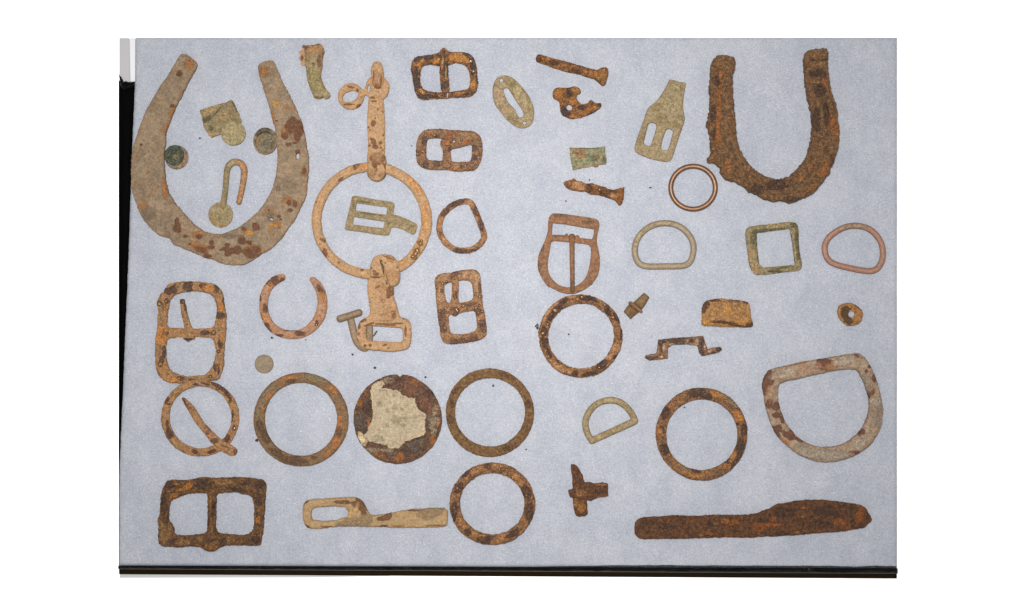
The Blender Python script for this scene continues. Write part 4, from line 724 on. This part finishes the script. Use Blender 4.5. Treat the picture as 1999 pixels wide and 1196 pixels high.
relief('frame', poly(P('C5','540,178 650,182 740,180 820,165 880,152 980,160 1080,155 1180,148 1300,155 1440,168 1485,195 1500,250 1490,340 1485,450 1475,560 1470,680 1450,760 1442,818 1330,815 1200,812 1100,812 1050,835 1000,865 945,872 890,850 850,825 780,820 680,828 570,825 490,828 450,785 452,690 455,610 442,575 465,520 470,430 478,300 515,220'), 1)
 - poly(P('C5','555,430 580,375 650,340 740,315 840,305 945,310 945,450 940,570 945,660 900,700 800,715 700,722 612,715 605,650 575,595 552,575 555,500'), 1)
 - poly(P('C5','1005,305 1120,300 1200,290 1270,315 1355,325 1380,400 1385,450 1378,520 1380,600 1365,670 1320,712 1200,712 1100,705 1040,700 1005,650 1000,560 1005,450'), 1), M['deep'], 7.5, 8, 0, c_, 1.2, 7, 1.2, 10,
 St('C5', (180,116,48), '750,235,50,40,-40 690,270,60,16 610,330,40,26,-30 1270,180,30,20 620,215,40,16 830,800,20,20 1420,560,20,40', .7)+St('C5', (150,112,70), '510,690,50,110,10 570,660,26,60 700,780,70,30 860,750,40,30 1150,760,60,26 1010,200,60,40 1100,200,80,30 480,620,20,40', .75)+St('C5', (76,54,44), '560,220,60,40 510,420,30,120 640,170,60,12 870,220,70,50 1430,220,60,40 1300,200,60,30 1430,380,40,60 600,770,40,20,-30 1080,770,40,40 1400,760,50,40 1230,270,110,20,10 540,590,12,50', .6))
relief('tongue', stroke(P('C5','975,225 972,330 975,500 970,650 962,740 958,780'), np.array([36,42,40,38,50,70])*.2007), M['deep'], 7, 8, 5, c_, 1.0, 6, 1.1, 9, St('C5', (156,108,58), '965,360,12,60 960,820,50,40 980,640,14,60', .6)+St('C5', (74,50,40), '990,470,16,120 940,580,12,60 970,760,50,20', .6), extra=lambda x, y: 0*x)
relief('tongue_knob', vell('C5',958,800,92,72), M['deep'], 8, 14, 3, c_, .9, 7, .9, 8, St('C5', (160,104,50), '960,820,50,30 1000,750,20,20', .6))
c_ = thing('loop_bar', 'sandy crusted bar with an oval eye at its left end, bottom centre', 'harness hardware', 733, 1000)
lb = poly(P('D1','130,335 250,330 400,320 500,315 550,345 580,390 605,450 630,462 720,450 800,435 900,415 1000,408 1100,402 1215,402 1217,500 1210,548 1050,552 900,555 780,556 720,548 600,545 450,545 320,545 220,565 130,562 95,520 82,430 95,365'), 1)
lst = (St('D1', (110,76,50), '400,355,70,16 520,380,50,30,30 560,420,24,60,-10 720,480,60,20,-5 760,460,30,20 720,540,30,12 540,350,40,14,30 120,540,30,8,30 110,360,30,8,-30 960,420,60,7', .85)
 + St('D1', (150,126,96), '480,510,130,34,-10 570,500,50,50 1090,430,100,36,-8 1060,460,60,30 1000,455,26,16', .85)+St('D1', (198,160,112), '460,440,36,30,-30 500,420,16,50,20', .8)+St('D1', (146,104,76), '1130,535,80,7 280,545,60,8 830,540,50,6', .7))
lb2 = lb-poly(P('D1','160,410 200,395 330,385 420,395 442,430 435,470 380,485 350,500 250,505 165,495 152,460'), 0)
relief('eye', lb2, M['hasp'], 7, 9, 0, c_, .8, 7, .7, 12, lst, clip=lambda x, y: x-722, seed=41)
relief('bar', lb2, M['hasp'], 7, 9, 0, c_, .8, 7, .7, 12, lst, clip=lambda x, y: 722-x, seed=41)

# --- rust crumbs on the batting
CR = [('A1','848,1042',8,8,0,'black crumb between the bent brass square and the domed button'),
 ('C1','1200,642',13,10,20,'largest black crumb under the open broken ring, at its lower left'),
 ('C1','1530,662',6,6,0,'tiny black crumb under the right side of the open broken ring'),
 ('C2','262,1150',12,10,30,'black crumb below the bent end of the T headed pin'),
 ('C4','308,88',14,11,0,'dark crumb above the top left of the residue disc'),
 ('C4','800,180',11,11,0,'dark crumb above the top right of the residue disc'),
 ('C4','1460,262',10,14,0,'grey crumb inside the top of the evenly brown ring'),
 ('C3','1055,740',14,18,60,'black crumb clinging to the left edge of the grey brown ring'),
 ('C4','1780,880',6,6,0,'tiny crumb at the lower right outside the evenly brown ring'),
 ('B2','1195,604',18,6,0,'thin dark dash shaped crumb left of the bronze ring'),
 ('B2','255,750',7,6,0,'tiny dark crumb below the tip of the jagged nail'),
 ('B2','515,520',7,6,0,'tiny dark crumb just above the jagged nail'),
 ('D3','400,510',8,7,30,'tiny grey crumb inside the patchy pink and black ring'),
 ('D5','1050,235',8,6,0,'tiny crumb inside the top of the ring with the orange stretch'),
 ('D7','128,517',9,9,0,'tiny dark crumb left of the umber buckle'),
 ('D6','1330,596',9,9,0,'black crumb on the case front below the knife blade')]
for v, xy, rx, ry, an, lab in CR:
    x, y = (float(q) for q in xy.split(','))
    T(relief('rust_crumb', vell(v, x, y, rx, ry, an), M['crumb'], 1.4, 2, .2, None, .7, 2.5, .4, 3, step=.5), lab, 'rust crumb', 'rust crumbs on the batting')
T(relief('rust_crumb', poly(P('D3','68,432 85,412 100,402 108,430 103,462 88,458 82,440'), 0), M['crumb'], 2, 2, .2, None, .4, 3, .8, 4, St('D3', (150,130,110), '92,430,8,10', .9), step=.6),
  'jagged rust flake just left of the patchy pink and black ring', 'rust crumb', 'rust crumbs on the batting')
T(relief('fibre_curl', stroke(P('C2','480,955 498,940 508,920 520,905'), [1.3]*4, sm=1), M['crumb'], 1.4, 1.5, .2, None, .4, 3, .3, 4, step=.5), 'short dark curl of debris inside the square opening of the snap', 'debris')
